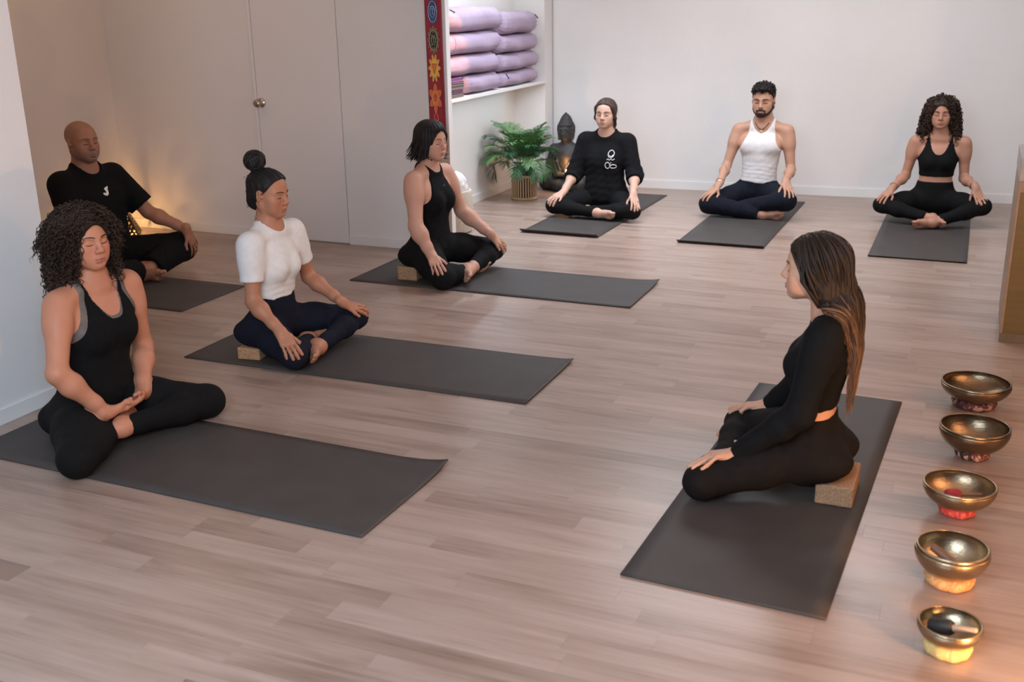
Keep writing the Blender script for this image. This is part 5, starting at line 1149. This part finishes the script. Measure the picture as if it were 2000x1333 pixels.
# ------------------------------------------------------------------ red chakra banner
def banner():
    t = thing('wall_banner', 'narrow red fabric banner with embroidered lotus emblems hanging beside the alcove', 'banner', (-3.314, 6.436, 0))
    M_red = noise_mat('red_cloth', (.27, .022, .032), (.34, .035, .045), 14, .85, .3, 400, stretch=(1, 1, .3), bdist=.002)
    xs = np.linspace(-.061, .061, 25); zz = np.linspace(.70, 2.1, 40); X, Z = np.meshgrid(xs, zz, indexing='ij'); Y = -.003+.0016*np.sin(X*130+Z*3)*(np.abs(X) > .03)-.002*np.sin(Z*5)
    n, m = X.shape; P = np.stack([X+.010*(Z-1.6)*-.35-.012*(Z < 0), Y-.002, Z], -1).reshape(-1, 3); P2 = P.copy(); P2[:, 1] += .0022; i = np.arange(n*m).reshape(n, m); q = np.stack([i[:-1, :-1], i[1:, :-1], i[1:, 1:], i[:-1, 1:]], -1).reshape(-1, 4)
    edge = np.concatenate([i[:, 0], i[-1, 1:], i[-2::-1, -1], i[0, -2:0:-1]]); e2 = np.roll(edge, -1)
    obj('cloth', np_mesh('cloth', np.concatenate([P, P2]), np.concatenate([q, q[:, ::-1]+n*m, np.stack([edge, edge+n*m, e2+n*m, e2], -1)])), M_red, t)
    def mc(nm, c): return noise_mat(nm, c, tuple(min(1, x*1.15) for x in c), 60, .8)
    W_ = mc('thread_cream', (.70, .62, .55)); WW = mc('thread_blue_white', (.55, .62, .72))
    def flat(name, pts, y, mat, par, th=.0012):
        bm = bmesh.new(); A = [bm.verts.new((x, y, z)) for x, z in pts]; B = [bm.verts.new((x, y-th, z)) for x, z in pts]; bm.faces.new(A); f_ = bm.faces.new(B[::-1])
        for i in range(len(pts)): j = (i+1) % len(pts); bm.faces.new((A[j], A[i], B[i], B[j]))
        bmesh.ops.triangulate(bm, faces=[f for f in bm.faces if len(f.verts) > 4]); bmesh.ops.recalc_face_normals(bm, faces=bm.faces); return obj(name, bm_mesh(bm), mat, par)
    def line(name, pts, y, mat, par, r=.0016, closed=True): return tube_obj(name, [(x, y, z) for x, z in pts], r, mat, par, 5, closed)
    E = lambda a, b, n=28: [(a*math.cos(u), b*math.sin(u)) for u in np.linspace(0, 2*PI, n+1)[:-1]]
    def lotus(n, z, a, b, r0, col, inner, outl, pw=.8, ph=0., ptip=1.):
        e = bpy.data.objects.new('lotus_emblem', None); COL.objects.link(e); e.parent = t; e.location = (-.003, -.0075, z); e.empty_display_size = .03
        for k in range(n):
            u = 2*PI*k/n+ph; hw = PI/n*pw*1.15; pts = []
            for s_ in np.linspace(-1, 1, 9):
                rr = r0*.75+(1-r0*.75)*(1-abs(s_)**(1.6*ptip))**(.8); v_ = u+hw*s_*(1-.12*(1-abs(s_))); pts.append((a*rr*math.cos(v_), b*rr*math.sin(v_)))
            pts += [(a*r0*.6*math.cos(u+hw*.8), b*r0*.6*math.sin(u+hw*.8)), (a*r0*.6*math.cos(u-hw*.8), b*r0*.6*math.sin(u-hw*.8))]
            p = flat('petal', pts, -.0002*(k % 2), col, e); 
            line('petal_outline', pts[:9], -.0016-.0002*(k % 2), outl, e, .0011, False) if n <= 12 else None
        flat('disc', E(a*r0, b*r0), -.0012, inner, e); line('ring', E(a*r0, b*r0), -.0028, outl, e, .0015)
        return e
    def tri(e, a, b, up, mat, y=-.0032):
        s_ = 1 if up else -1; line('triangle', [(-a*.87, -s_*b*.5), (a*.87, -s_*b*.5), (0, s_*b)], y, mat, e, .0013)
    def glyph(e, mat, sc=1., y=-.0036):
        line('seed_sign', [(-.009*sc, .016*sc), (.009*sc, .016*sc)], y, mat, e, .0014*sc, False); line('seed_sign', [(.001*sc, .016*sc), (.004*sc, .008*sc), (-.003*sc, .004*sc), (.004*sc, -.003*sc), (-.002*sc, -.011*sc), (.003*sc, -.016*sc)], y, mat, e, .0014*sc, False)
        line('seed_sign', [(.006*sc, .022*sc), (.0068*sc, .024*sc)], y, mat, e, .0018*sc, False)
    B1 = mc('thread_blue', (.045, .105, .27)); B2 = mc('thread_deep_blue', (.030, .075, .20))
    e = lotus(16, 1.595, .040, .086, .76, B1, B2, WW); tri(e, .030, .060, False, WW); line('ring', E(.017, .036), -.0034, WW, e, .0012); glyph(e, WW, 1.1)
    G1 = mc('thread_green', (.045, .075, .04)); G2 = mc('thread_black', (.012, .014, .012)); CR = mc('thread_sand', (.50, .47, .30))
    e = lotus(12, 1.418, .042, .088, .72, G1, G2, CR); tri(e, .031, .058, True, CR); tri(e, .031, .058, False, CR); line('ring', E(.014, .028), -.0036, CR, e, .0012); glyph(e, W_, 1.)
    Y1 = mc('thread_yellow', (.72, .34, .035)); Y2 = mc('thread_gold', (.80, .42, .06)); O1 = mc('thread_orange', (.62, .13, .025)); YL = mc('thread_pale_yellow', (.80, .58, .22))
    e = lotus(10, 1.240, .044, .092, .62, Y1, Y2, YL); flat('triangle_field', [(-.021, .030), (.021, .030), (0, -.036)], -.0030, O1, e); tri(e, .026, .040, False, YL, -.004); glyph(e, W_, .8, -.0046)
    O2 = mc('thread_deep_orange', (.66, .14, .03)); PK = mc('thread_pink', (.80, .42, .30))
    e = lotus(6, 1.046, .049, .096, .46, O2, O2, PK, .95, PI/2, .8); flat('crescent', [(.020*math.cos(u), .036*math.sin(u)) for u in np.linspace(PI, 2*PI, 12)]+[(.017*math.cos(u), -.004+.022*math.sin(u)) for u in np.linspace(2*PI, PI, 12)], -.0032, mc('thread_light_orange', (.75, .28, .08)), e); glyph(e, mc('thread_dark', (.03, .02, .03)), .9)
    C1 = mc('thread_crimson', (.40, .03, .05))
    e = lotus(4, .862, .047, .092, .46, C1, C1, PK, .95, PI/2, .8); line('square', [(-.012, -.024), (.012, -.024), (.012, .024), (-.012, .024)], -.0032, PK, e, .0012); glyph(e, PK, .7)
banner()
# thin dark tube drawn as the crack line in the wall below the shelf
tube_obj('wall_crack_line', [(-3.884, 7.86, .935), (-3.884, 7.862, .90), (-3.884, 7.858, .86)], .0012, new_mat('crack_grey', (.25, .24, .23), .9), None, 5)
tag(bpy.data.objects['wall_crack_line'], 'thin dark crack line in the wall under the white shelf', 'wall crack')
# ------------------------------------------------------------------ palm in a slatted bamboo pot cover
def palm():
    t = thing('potted_palm', 'green parlour palm in slatted bamboo pot cover standing in the alcove corner', 'plant', (-3.555, 8.50, 0))
    M_bam = noise_mat('bamboo', (.36, .22, .12), (.47, .31, .18), 12, .55, .2, 80, stretch=(1, 1, .15)); M_pot = noise_mat('dark_pot', (.035, .022, .018), (.05, .03, .025), 10, .5); M_soil = noise_mat('soil', (.03, .02, .014), (.06, .04, .028), 60, .95, .8, 150)
    R = .108
    obj('inner_pot', lathe_mesh([(0, .01), (.082, .01), (.092, .20), (.096, .255), (.101, .258), (.101, .27), (.094, .27), (.090, .255), (0, .25)], 32), M_pot, t); obj('soil', lathe_mesh([(0, .258), (.05, .256), (.088, .250)], 24), M_soil, t)
    for z in (.012, .205):
        obj('hoop', lathe_mesh([(R-.005, z-.011), (R+.006, z-.011), (R+.007, z), (R+.006, z+.011), (R-.005, z+.011), (R-.005, z-.011)], 40), M_bam, t)
    sl = None
    for k in range(30):
        if sl is None: sl = box_mesh((-.0062, -.003, .004), (.0062, .004, .214), .002)
        o = obj('slat', sl, M_bam, t); a = 2*PI*k/30; o.location = (R*math.cos(a), R*math.sin(a), 0); o.rotation_euler = (0, 0, a+PI/2)
    g = [noise_mat('palm_leaf', (.020, .085, .030), (.050, .155, .055), 12, .42, spec=.4), noise_mat('palm_leaf_light', (.055, .15, .040), (.11, .24, .07), 12, .45), noise_mat('palm_leaf_deep', (.012, .060, .026), (.028, .10, .040), 12, .42)]
    rs = np.random.RandomState(17)
    for k in range(40):
        u0 = k/40.; az = k*2.399+rs.uniform(-.25, .25); L = rs.uniform(.42, .53)*(1-.22*u0); el0 = 1.50-.75*u0+rs.uniform(-.1, .1); bend = rs.uniform(.75, 1.25)+.75*u0+(.7 if k > 33 else 0)
        s = np.linspace(0, 1, 16); el = el0-bend*s**1.7; d = np.stack([np.cos(el)*math.cos(az), np.cos(el)*math.sin(az), np.sin(el)], -1); P = np.cumsum(d, 0)*L/16; P += np.array([.03*math.cos(az), .03*math.sin(az), .235])
        if P[-1, 0] > .19: P[:, 0] *= .19/P[-1, 0]
        P[:, 0] = np.maximum(P[:, 0], -.27); P[:, 1] = np.minimum(P[:, 1], .50)
        V, q = tubes(P[None], (.0024*(1-.7*s))[None], 4); parts = [(V, q)]; side = np.array([-math.sin(az), math.cos(az), 0])
        nl = 19
        for i in range(nl):
            u = .30+.70*i/(nl-1); j = min(int(u*15), 14); p = P[j]+(P[j+1]-P[j])*(u*15-j); T_ = unit(P[min(j+1, 15)]-P[max(j-1, 0)]); nrm = unit(np.cross(side, T_)); nrm = nrm if nrm[2] > 0 else -nrm
            ll = .125*math.sin(PI*(.18+.72*(i+.5)/nl))*rs.uniform(.85, 1.1)*(L/.38)
            for sg in (1, -1):
                D = unit(T_*(.62+.25*i/nl)+side*sg*.85+nrm*.12); w_ = .0050; tt = np.array([0, .25, .55, .8, 1]); C_ = p+D*ll*tt[:, None]+np.array([0, 0, -1])*(.030*tt**2)[:, None]; wd = unit(np.cross(D, nrm))*w_; pr = np.array([.45, 1, .95, .6, .04])
                A_ = C_+wd*pr[:, None]; B_ = C_-wd*pr[:, None]; M_ = C_+nrm*(-.0022*pr)[:, None]; Vl = np.stack([A_, M_, B_], 1).reshape(-1, 3); ql = []
                for a in range(4): ql += [[a*3, a*3+1, a*3+4, a*3+3], [a*3+1, a*3+2, a*3+5, a*3+4]]
                parts.append((Vl, np.array(ql)))
        Vs, Qs, o_ = [], [], 0
        for a, b in parts: a[:, 0] = np.maximum(a[:, 0], -.318); Vs.append(a); Qs.append(b+o_); o_ += len(a)
        obj('frond', np_mesh('frond', np.concatenate(Vs), np.concatenate(Qs)), g[k % 3 if k % 5 else 1], t)
palm()
# ------------------------------------------------------------------ dark seated statue with a tealight in its lap
def statue():
    t = thing('seated_statue', 'dark stone seated meditating statue in the corner behind the palm', 'statue', (-3.375, 9.06, 0))
    M_st = noise_mat('dark_stone', (.017, .016, .016), (.036, .034, .033), 25, .55, .5, 120, bdist=.004)
    g = Grid((-.24, -.24, -.02), (.24, .19, .71), .0050); F = Fld(g, g.o, g.o+g.v*g.n); fw = np.array([0, -1., 0]); lf = np.array([1., 0, 0]); up = np.array([0, 0, 1.])
    for s in (1, -1):
        F.cone((s*.05, .02, .085), (s*.155, -.06, .075), .082, .072, .03); F.cone((s*.158, -.065, .062), (-s*.03, -.150, .055), .058, .045, .03); F.ell((s*.165, -.055, .055), (.062, .075, .055), k=.03)
    F.ell((0, .05, .07), (.17, .12, .075), k=.05); F.cone((0, .035, .13), (0, .02, .30), .098, .105, .05); F.ell((0, .025, .31), (.118, .078, .085), k=.04)
    for s in (1, -1):
        F.cone((0, .02, .385), (s*.115, .02, .362), .045, .040, .04); F.cone((s*.126, .02, .355), (s*.158, .005, .215), .044, .038, .03); F.cone((s*.158, .005, .215), (s*.045, -.115, .150), .038, .026, .03)
        F.cone((s*.04, -.12, .148), (-s*.035, -.128, .150), .022, .018, .015)
        F.cone((s*.075, .015, .385), (s*.062, -.078, .26), .013, .010, .010); F.cone((s*.062, -.078, .26), (s*.02, -.102, .19), .010, .008, .010)       # robe edges
    for k in range(4): F.cone((-.11+.012*k, -.035-.016*k, .37-.05*k), (-.135+.03*k, -.05-.02*k, .26-.035*k), .006, .006, .006)
    F.cone((0, .02, .37), (0, .005, .46), .044, .040, .03)
    c = np.array([0, -.010, .525]); F.ell(c, (.066, .075, .088), k=.02); F.ell(c+[0, -.022, -.045], (.048, .05, .048), k=.03); F.ell(c+[0, -.060, -.005], (.011, .022, .030), k=.015); F.ell(c+[0, -.078, -.022], (.012, .012, .010), k=.008)
    for s in (1, -1): F.ell(c+[s*.028, -.060, .004], (.019, .014, .007), k=.006); F.ell(c+[s*.028, -.072, .022], (.022, .008, .005), k=.008); F.cone(c+[s*.068, .004, .03], c+[s*.064, .0, -.075], .012, .010, .01)
    F.ell(c+[0, -.064, -.045], (.020, .011, .006), k=.006); F.ell(c+[0, -.058, -.057], (.014, .010, .005), k=.006)
    rs = np.random.RandomState(2); H_ = Fld(g, c-.14, c+[.14, .14, .20]); H_.ell(c+[0, .010, .040], (.072, .076, .066), k=.01); H_.ell(c+[0, .02, -.02], (.068, .066, .07), k=.02); H_.ell(c+[0, .006, .105], (.040, .042, .048), k=.03); H_.cone(c+[0, .004, .13], c+[0, .004, .160], .016, .006, .02)
    P = np.stack(np.broadcast_arrays(*H_.coords()), -1)-c
    H_.a = np.maximum(H_.a, -(P[..., 2]-.045)*(P[..., 1] < -.02)-1*(P[..., 1] >= -.02)).astype(np.float32); H_.a = np.maximum(H_.a, np.where(P[..., 1] < -.01, .040-P[..., 2]-.2*np.abs(P[..., 0]), -1)).astype(np.float32)
    rows = []
    for z in np.arange(-.06, .15, .0165):
        r = np.interp(z, [-.08, 0, .045, .085, .115, .15], [.062, .074, .074, .052, .040, .012]); n = max(int(2*PI*r/.0165), 5)
        for k in range(n):
            a = 2*PI*(k+.5*(len(rows) % 2))/n; p = np.array([r*math.cos(a), .010+r*1.02*math.sin(a), z])
            if p[1] < -.02 and z < .047: continue
            H_.ell(c+p, (.0095, .0095, .0095), k=.003)
        rows.append(z)
    B = smin(F.full(), H_.full()+0, .004); B = np.maximum(B, (np.float32(.001)-(g.o[2]+g.v*np.arange(g.n[2])).astype(np.float32))[None, None, :])
    V, q = surface_nets(B, g.o, g.v); obj('stone_figure', np_mesh('stone_figure', V, q), M_st, t)
    return t
statue()
cl = thing('tealight', 'lit tealight glowing in the lap of the dark statue', 'candle', (-3.315, 8.900, .172))
obj('cup', lathe_mesh([(0, 0), (.018, 0), (.019, .002), (.019, .014), (.0182, .014), (.018, .004), (0, .004)], 24), M_steel, cl); obj('wax', lathe_mesh([(0, .010), (.0178, .0105), (.0178, .004), (0, .004)], 24), new_mat('wax', (.8, .72, .6), .5), cl)
M_flame = new_mat('flame', (1, .6, .25)); M_flame.node_tree.nodes['Principled BSDF'].inputs['Emission Color'].default_value = (1, .55, .2, 1); M_flame.node_tree.nodes['Principled BSDF'].inputs['Emission Strength'].default_value = 60
obj('flame', lathe_mesh([(0, .011), (.003, .014), (.0048, .019), (.0035, .026), (.0012, .033), (0, .036)], 12), M_flame, cl)
light('tealight_glow', 'POINT', (-3.315, 8.895, .225), 2.2, (1, .50, .2), .008)
# ------------------------------------------------------------------ crocheted basket with a white cloth
def basket():
    t = thing('crochet_basket', 'cream crocheted basket behind the black-bobbed woman', 'basket', (-3.545, 7.08, 0))
    M_rope = noise_mat('cream_rope', (.55, .47, .38), (.66, .58, .49), 60, .95, .6, 300); M_cl = noise_mat('white_cotton_cloth', (.70, .66, .64), (.76, .73, .71), 8, .9)
    def dsp(r, z, a): row = round(z/.0225); k = .007*abs(math.sin(a*17+(row % 2)*PI/2))*(z > .005); return (r+k, z)
    prof = [(0, .002), (.125, .002)]+[(.130+.018*math.sin(PI*z/.36)+(.004 if i % 2 else -.003), z) for i, z in enumerate(np.arange(.006, .315, .01125))]+[(.128, .318), (.122, .315), (.128, .05), (0, .05)]
    obj('woven_body', lathe_mesh(prof, 136, True, dsp), M_rope, t)
    o = thing('cloth_bundle', 'crumpled white cloth stuffed in the crocheted basket', 'cloth', (-3.545, 7.08, .30))
    g = Grid((-.17, -.17, -.06), (.17, .17, .20), .006); X = Fld(g, g.o, g.o+g.v*g.n); X.ell((0, 0, .03), (.118, .118, .10), k=.02); X.ell((.04, -.02, .09), (.075, .07, .065), k=.03); X.ell((-.04, .03, .07), (.06, .07, .05), k=.03)
    P = np.stack(np.broadcast_arrays(*X.coords()), -1); X.a = (X.a-.006*vnoise(P, 3, 45)-.004*np.abs(vnoise(P, 5, 60))).astype(np.float32); X.a = np.maximum(X.a, -.055-P[..., 2]).astype(np.float32)
    V, q = surface_nets(X.a, g.o, g.v); obj('folds', np_mesh('folds', V, q), M_cl, o)
basket()
# ------------------------------------------------------------------ pierced metal lantern
def lantern():
    t = thing('lantern', 'pierced dark metal pyramid lantern glowing on the floor behind the bald man', 'lantern', (-5.905, 6.165, 0), R_(38))
    M_ir = noise_mat('dark_iron', (.025, .017, .012), (.045, .03, .02), 30, .6, metal=.6); b, h, tp = .125, .235, .028
    n, m = 48, 60; U = np.linspace(-1, 1, n+1); Vv = np.linspace(0, 1, m+1); sl = math.hypot(h, b-tp)
    face = bmesh.new(); vs_ = {}
    def P(i, j): hw = b+(tp-b)*Vv[j]; return (U[i]*hw, -hw, Vv[j]*h)
    def hole(u, v_):
        hw = b+(tp-b)*v_; x = u*hw/.030; z = v_*sl/.030; x += .5*(int(math.floor(z)) % 2); cx = x-math.floor(x)-.5; cz = z-math.floor(z)-.5; fl_ = 1 if int(math.floor(x)) % 2 else -1
        if abs(u) > 1-.010/hw or v_ < .045 or v_ > .95: return False
        cx *= fl_; a = math.hypot(cx+.02, cz-.10); b_ = math.hypot(cx-.06, cz+.22)
        return (.10 < a < .27 and cx > -.20) or (b_ < .15 and cz < -.1) or (abs(cx-.22) < .07 and -.3 < cz < .12)
    def vert(k, lay, th):
        if (k, lay) not in vs_: x, y, z = P(*k); vs_[(k, lay)] = face.verts.new((x, y+lay*th, z))
        return vs_[(k, lay)]
    solid_ = [[not hole((U[i]+U[i+1])/2, (Vv[j]+Vv[j+1])/2) for j in range(m)] for i in range(n)]
    for i in range(n):
        for j in range(m):
            if not solid_[i][j]: continue
            k = [(i, j), (i+1, j), (i+1, j+1), (i, j+1)]
            face.faces.new([vert(x, 0, .0015) for x in k]); face.faces.new([vert(x, 1, .0015) for x in k[::-1]])
            for (di, dj, a, c_) in ((0, -1, k[1], k[0]), (1, 0, k[2], k[1]), (0, 1, k[3], k[2]), (-1, 0, k[0], k[3])):
                ii, jj = i+di, j+dj
                if not (0 <= ii < n and 0 <= jj < m and solid_[ii][jj]): face.faces.new([vert(a, 0, .0015), vert(c_, 0, .0015), vert(c_, 1, .0015), vert(a, 1, .0015)])
    me = bm_mesh(face)
    for k in range(4): o = obj('pierced_panel', me, M_ir, t); o.rotation_euler = (0, 0, k*PI/2)
    obj('finial', lathe_mesh([(.04, h-.004), (.042, h), (.02, h+.012), (.008, h+.02), (.012, h+.03), (0, h+.04)], 20), M_ir, t)
    M_fl = M_flame; obj('candle', lathe_mesh([(0, 0.001), (.022, 0.001), (.022, .05), (0, .048)], 20), bpy.data.materials['wax'], t)
    o = obj('flame', lathe_mesh([(0, 0), (.004, .006), (.006, .013), (.004, .022), (.001, .032), (0, .034)], 12), M_fl, t); o.location = (0, 0, .052)
lantern()
# ------------------------------------------------------------------ jewellery, printed marks and other small parts of the people
M_gold2 = new_mat('gold', (.75, .50, .20), .3, 1.); M_cord = new_mat('dark_cord', (.03, .018, .012), .8); M_white = new_mat('white_print', (.75, .74, .72), .7); M_greyprint = new_mat('grey_print', (.055, .055, .06), .6)
def on_surf(f, fld, W_, Hh_, off=.0015):
    """points at chest coordinates (sideways, height above the shoulder line) on a garment's front"""
    P = f.J['shm']+f.ls*np.asarray(W_)[:, None]+np.array([0, 0, 1.])*np.asarray(Hh_)[:, None]
    return march(fld, P, f.fs, .34, .002)+f.fs*off
def patch(name, key, garm, poly, mat, off=.0014):
    f = FIG[key]; poly = np.array(poly); Pw = on_surf(f, f.garm[garm], poly[:, 0], poly[:, 1], off)-f.base; bm = bmesh.new(); A = [bm.verts.new(p) for p in Pw]; B = [bm.verts.new(p-f.fs*.003) for p in Pw]
    a = bm.faces.new(A); bm.faces.new(B[::-1])
    for i in range(len(A)): j = (i+1) % len(A); bm.faces.new((A[j], A[i], B[i], B[j]))
    bmesh.ops.triangulate(bm, faces=[x for x in bm.faces if len(x.verts) > 4]); bmesh.ops.recalc_face_normals(bm, faces=bm.faces); return obj(name, bm_mesh(bm), mat, ROOT[key])
def stroke(name, key, garm, pts, r, mat, closed=False, off=.0012):
    f = FIG[key]; pts = np.array(pts); P = on_surf(f, f.garm[garm], pts[:, 0], pts[:, 1], off)-f.base; return tube_obj(name, P, r, mat, ROOT[key], 6, closed)
E2 = lambda c, a, b, n=20, u0=0, u1=2*PI: [(c[0]+a*math.cos(u), c[1]+b*math.sin(u)) for u in np.linspace(u0, u1, n)]
# emblem on the bald man's shirt: a slanted J-shaped mark (chest coordinates run to his left)
s_ = .95; J0 = (.010, -.060); Jp = [(.034, .030), (.004, .022), (-.004, .016), (.006, .012), (.001, -.004), (-.008, -.010), (-.016, -.004), (-.030, -.008), (-.022, -.020), (-.006, -.026), (.010, -.020), (.017, -.006), (.021, .014), (.030, .020)]
patch('chest_emblem', 'B', 't_shirt', [(J0[0]+x*s_, J0[1]+y*s_) for x, y in Jp], M_white)
# curved tick on the tank top
sw_ = [(.030, .010), (.012, -.002), (-.004, -.011), (-.014, -.013), (-.019, -.008), (-.016, .000), (-.013, .003), (-.013, -.003), (-.008, -.005), (.004, -.002)]
patch('tick_emblem', 'D', 'tank_top', [(.016+x*.62, -.045+y*.62) for x, y in sw_], M_greyprint)
# plain outlined print on the sweatshirt (generic shapes)
c0 = (.078, -.130)
for nm, pts, cl_ in (('print_outline', E2((c0[0], c0[1]+.052), .022, .027)[:-1], True), ('print_outline', E2((c0[0]-.022, c0[1]-.036), .018, .024)[:-1], True), ('print_outline', E2((c0[0]+.020, c0[1]-.044), .022, .014)[:-1], True),
                   ('print_line', [(c0[0]-.030, c0[1]+.006), (c0[0]-.018, c0[1]+.016), (c0[0]-.008, c0[1]+.004), (c0[0]+.004, c0[1]+.016), (c0[0]+.014, c0[1]+.004), (c0[0]+.028, c0[1]+.014)], False), ('print_line', [(c0[0]-.012, c0[1]+.040), (c0[0]+.002, c0[1]+.030), (c0[0]+.016, c0[1]+.044)], False), ('print_line', [(c0[0]+.004, c0[1]-.012), (c0[0]-.004, c0[1]-.034), (c0[0]+.008, c0[1]-.062)], False)):
    stroke(nm, 'E', 'sweatshirt', pts, .0030, M_white, cl_)
def ring_on(key, a, b, t_, r, rt, mat, name='bracelet', tilt=0., beads=0):
    """ring round a limb between joints a and b; bead strings are made of single beads"""
    f = FIG[key]; A, B = f.J[a], f.J[b]; d = unit(B-A); c = A+(B-A)*t_-f.base; u = unit(np.cross(d, [.2, .3, 1])); v_ = np.cross(d, u); d2 = d*math.tan(tilt)
    if beads:
        V, Q, o_ = [], [], 0; sp_ = bmesh.new(); bmesh.ops.create_icosphere(sp_, subdivisions=1, radius=rt); bv = np.array([x.co[:] for x in sp_.verts]); bq = np.array([[x.index for x in fc.verts] for fc in sp_.faces]); sp_.free()
        for k in range(beads): an = 2*PI*k/beads; V.append(bv+c+r*(u*math.cos(an)+v_*math.sin(an))+d2*r*math.cos(an)); Q.append(bq+o_); o_ += len(bv)
        return obj(name, np_mesh(name, np.concatenate(V), np.concatenate(Q)), mat, ROOT[key])
    return tube_obj(name, [c+r*(u*math.cos(a_)+v_*math.sin(a_))+d2*r*math.cos(a_) for a_ in np.linspace(0, 2*PI, 29)[:-1]], rt, mat, ROOT[key], 6, True)
M_bead = noise_mat('dark_beads', (.05, .03, .022), (.09, .055, .04), 30, .4); M_silver = new_mat('silver', (.7, .68, .66), .3, 1.)
ring_on('E', 'elL', 'wrL', .90, .0275, .0028, M_silver); ring_on('E', 'elL', 'wrL', .96, .0265, .0022, M_cord, tilt=.2)
ring_on('F', 'elR', 'wrR', .88, .0315, .0036, M_bead, beads=18); ring_on('F', 'elR', 'wrR', .945, .0285, .0038, M_silver, tilt=.15)
ring_on('G', 'elR', 'wrR', .90, .0305, .0042, M_bead, beads=18); ring_on('G', 'elL', 'wrL', .90, .0305, .0046, M_bead, beads=18, tilt=.15)
ring_on('A', 'elR', 'wrR', .96, .0275, .0016, M_cord)
def necklace(key, w0, h0, drop_, mat, r, pend=0., pm=None, back=.0):
    f = FIG[key]; w_ = np.linspace(-1, 1, 25); W_ = w0*w_; H_ = h0-(drop_)*(1-np.abs(w_)**1.5); P = on_surf(f, f.B, W_, H_, .0022)
    tube_obj('necklace', P-f.base, r, mat, ROOT[key], 6)
    if pend: p = on_surf(f, f.B, np.array([0.]), np.array([h0-drop_-pend*1.2]), .006)[0]-f.base; o = obj('pendant', lathe_mesh([(0, -.002), (pend*.9, -.002), (pend, 0), (pend*.9, .002), (0, .002)], 20), pm, ROOT[key]); o.location = tuple(p); o.rotation_euler = Vector(f.fs).to_track_quat('Z', 'Y').to_euler()
necklace('E', .050, .060, .052, M_gold2, .0014, .006, M_gold2); necklace('F', .055, .070, .052, M_cord, .0026, .013, noise_mat('carved_pendant', (.45, .30, .16), (.6, .42, .25), 60, .5))
def earring(key, s_, r, mat, drop_=.0):
    f = FIG[key]; p = f.hd.w(-.008, s_*.080, -.046-drop_)-f.base; V = [p+f.hd.q*r*(f.hd.u*math.cos(a)+f.hd.f*math.sin(a)) for a in np.linspace(0, 2*PI, 15)[:-1]]; tube_obj('earring', V, .0016, mat, ROOT[key], 6, True)
earring('C', -1, .005, M_gold2); earring('F', 1, .007, M_silver)
f = FIG['F']; el, wr = f.J['elR'], f.J['wrR']; d = unit(wr-el); toC = unit(np.array([0, 0, CAM_H])-el); toC = unit(toC-d*(toC@d)); sd = np.cross(d, toC); pts = []
for i, u in enumerate(np.linspace(0, 1, 12)): c = el+d*(.075+.030*u)+toC*.2+sd*(.006-.020*u+.004*math.sin(i*2.3)); pts.append(march(f.B, (c-toC*.2)[None], toC, .10, .001)[0]+toC*.0004-f.base)
tube_obj('forearm_tattoo', pts, .0013, new_mat('tattoo_ink', (.06, .05, .055), .6), ROOT['F'], 5)
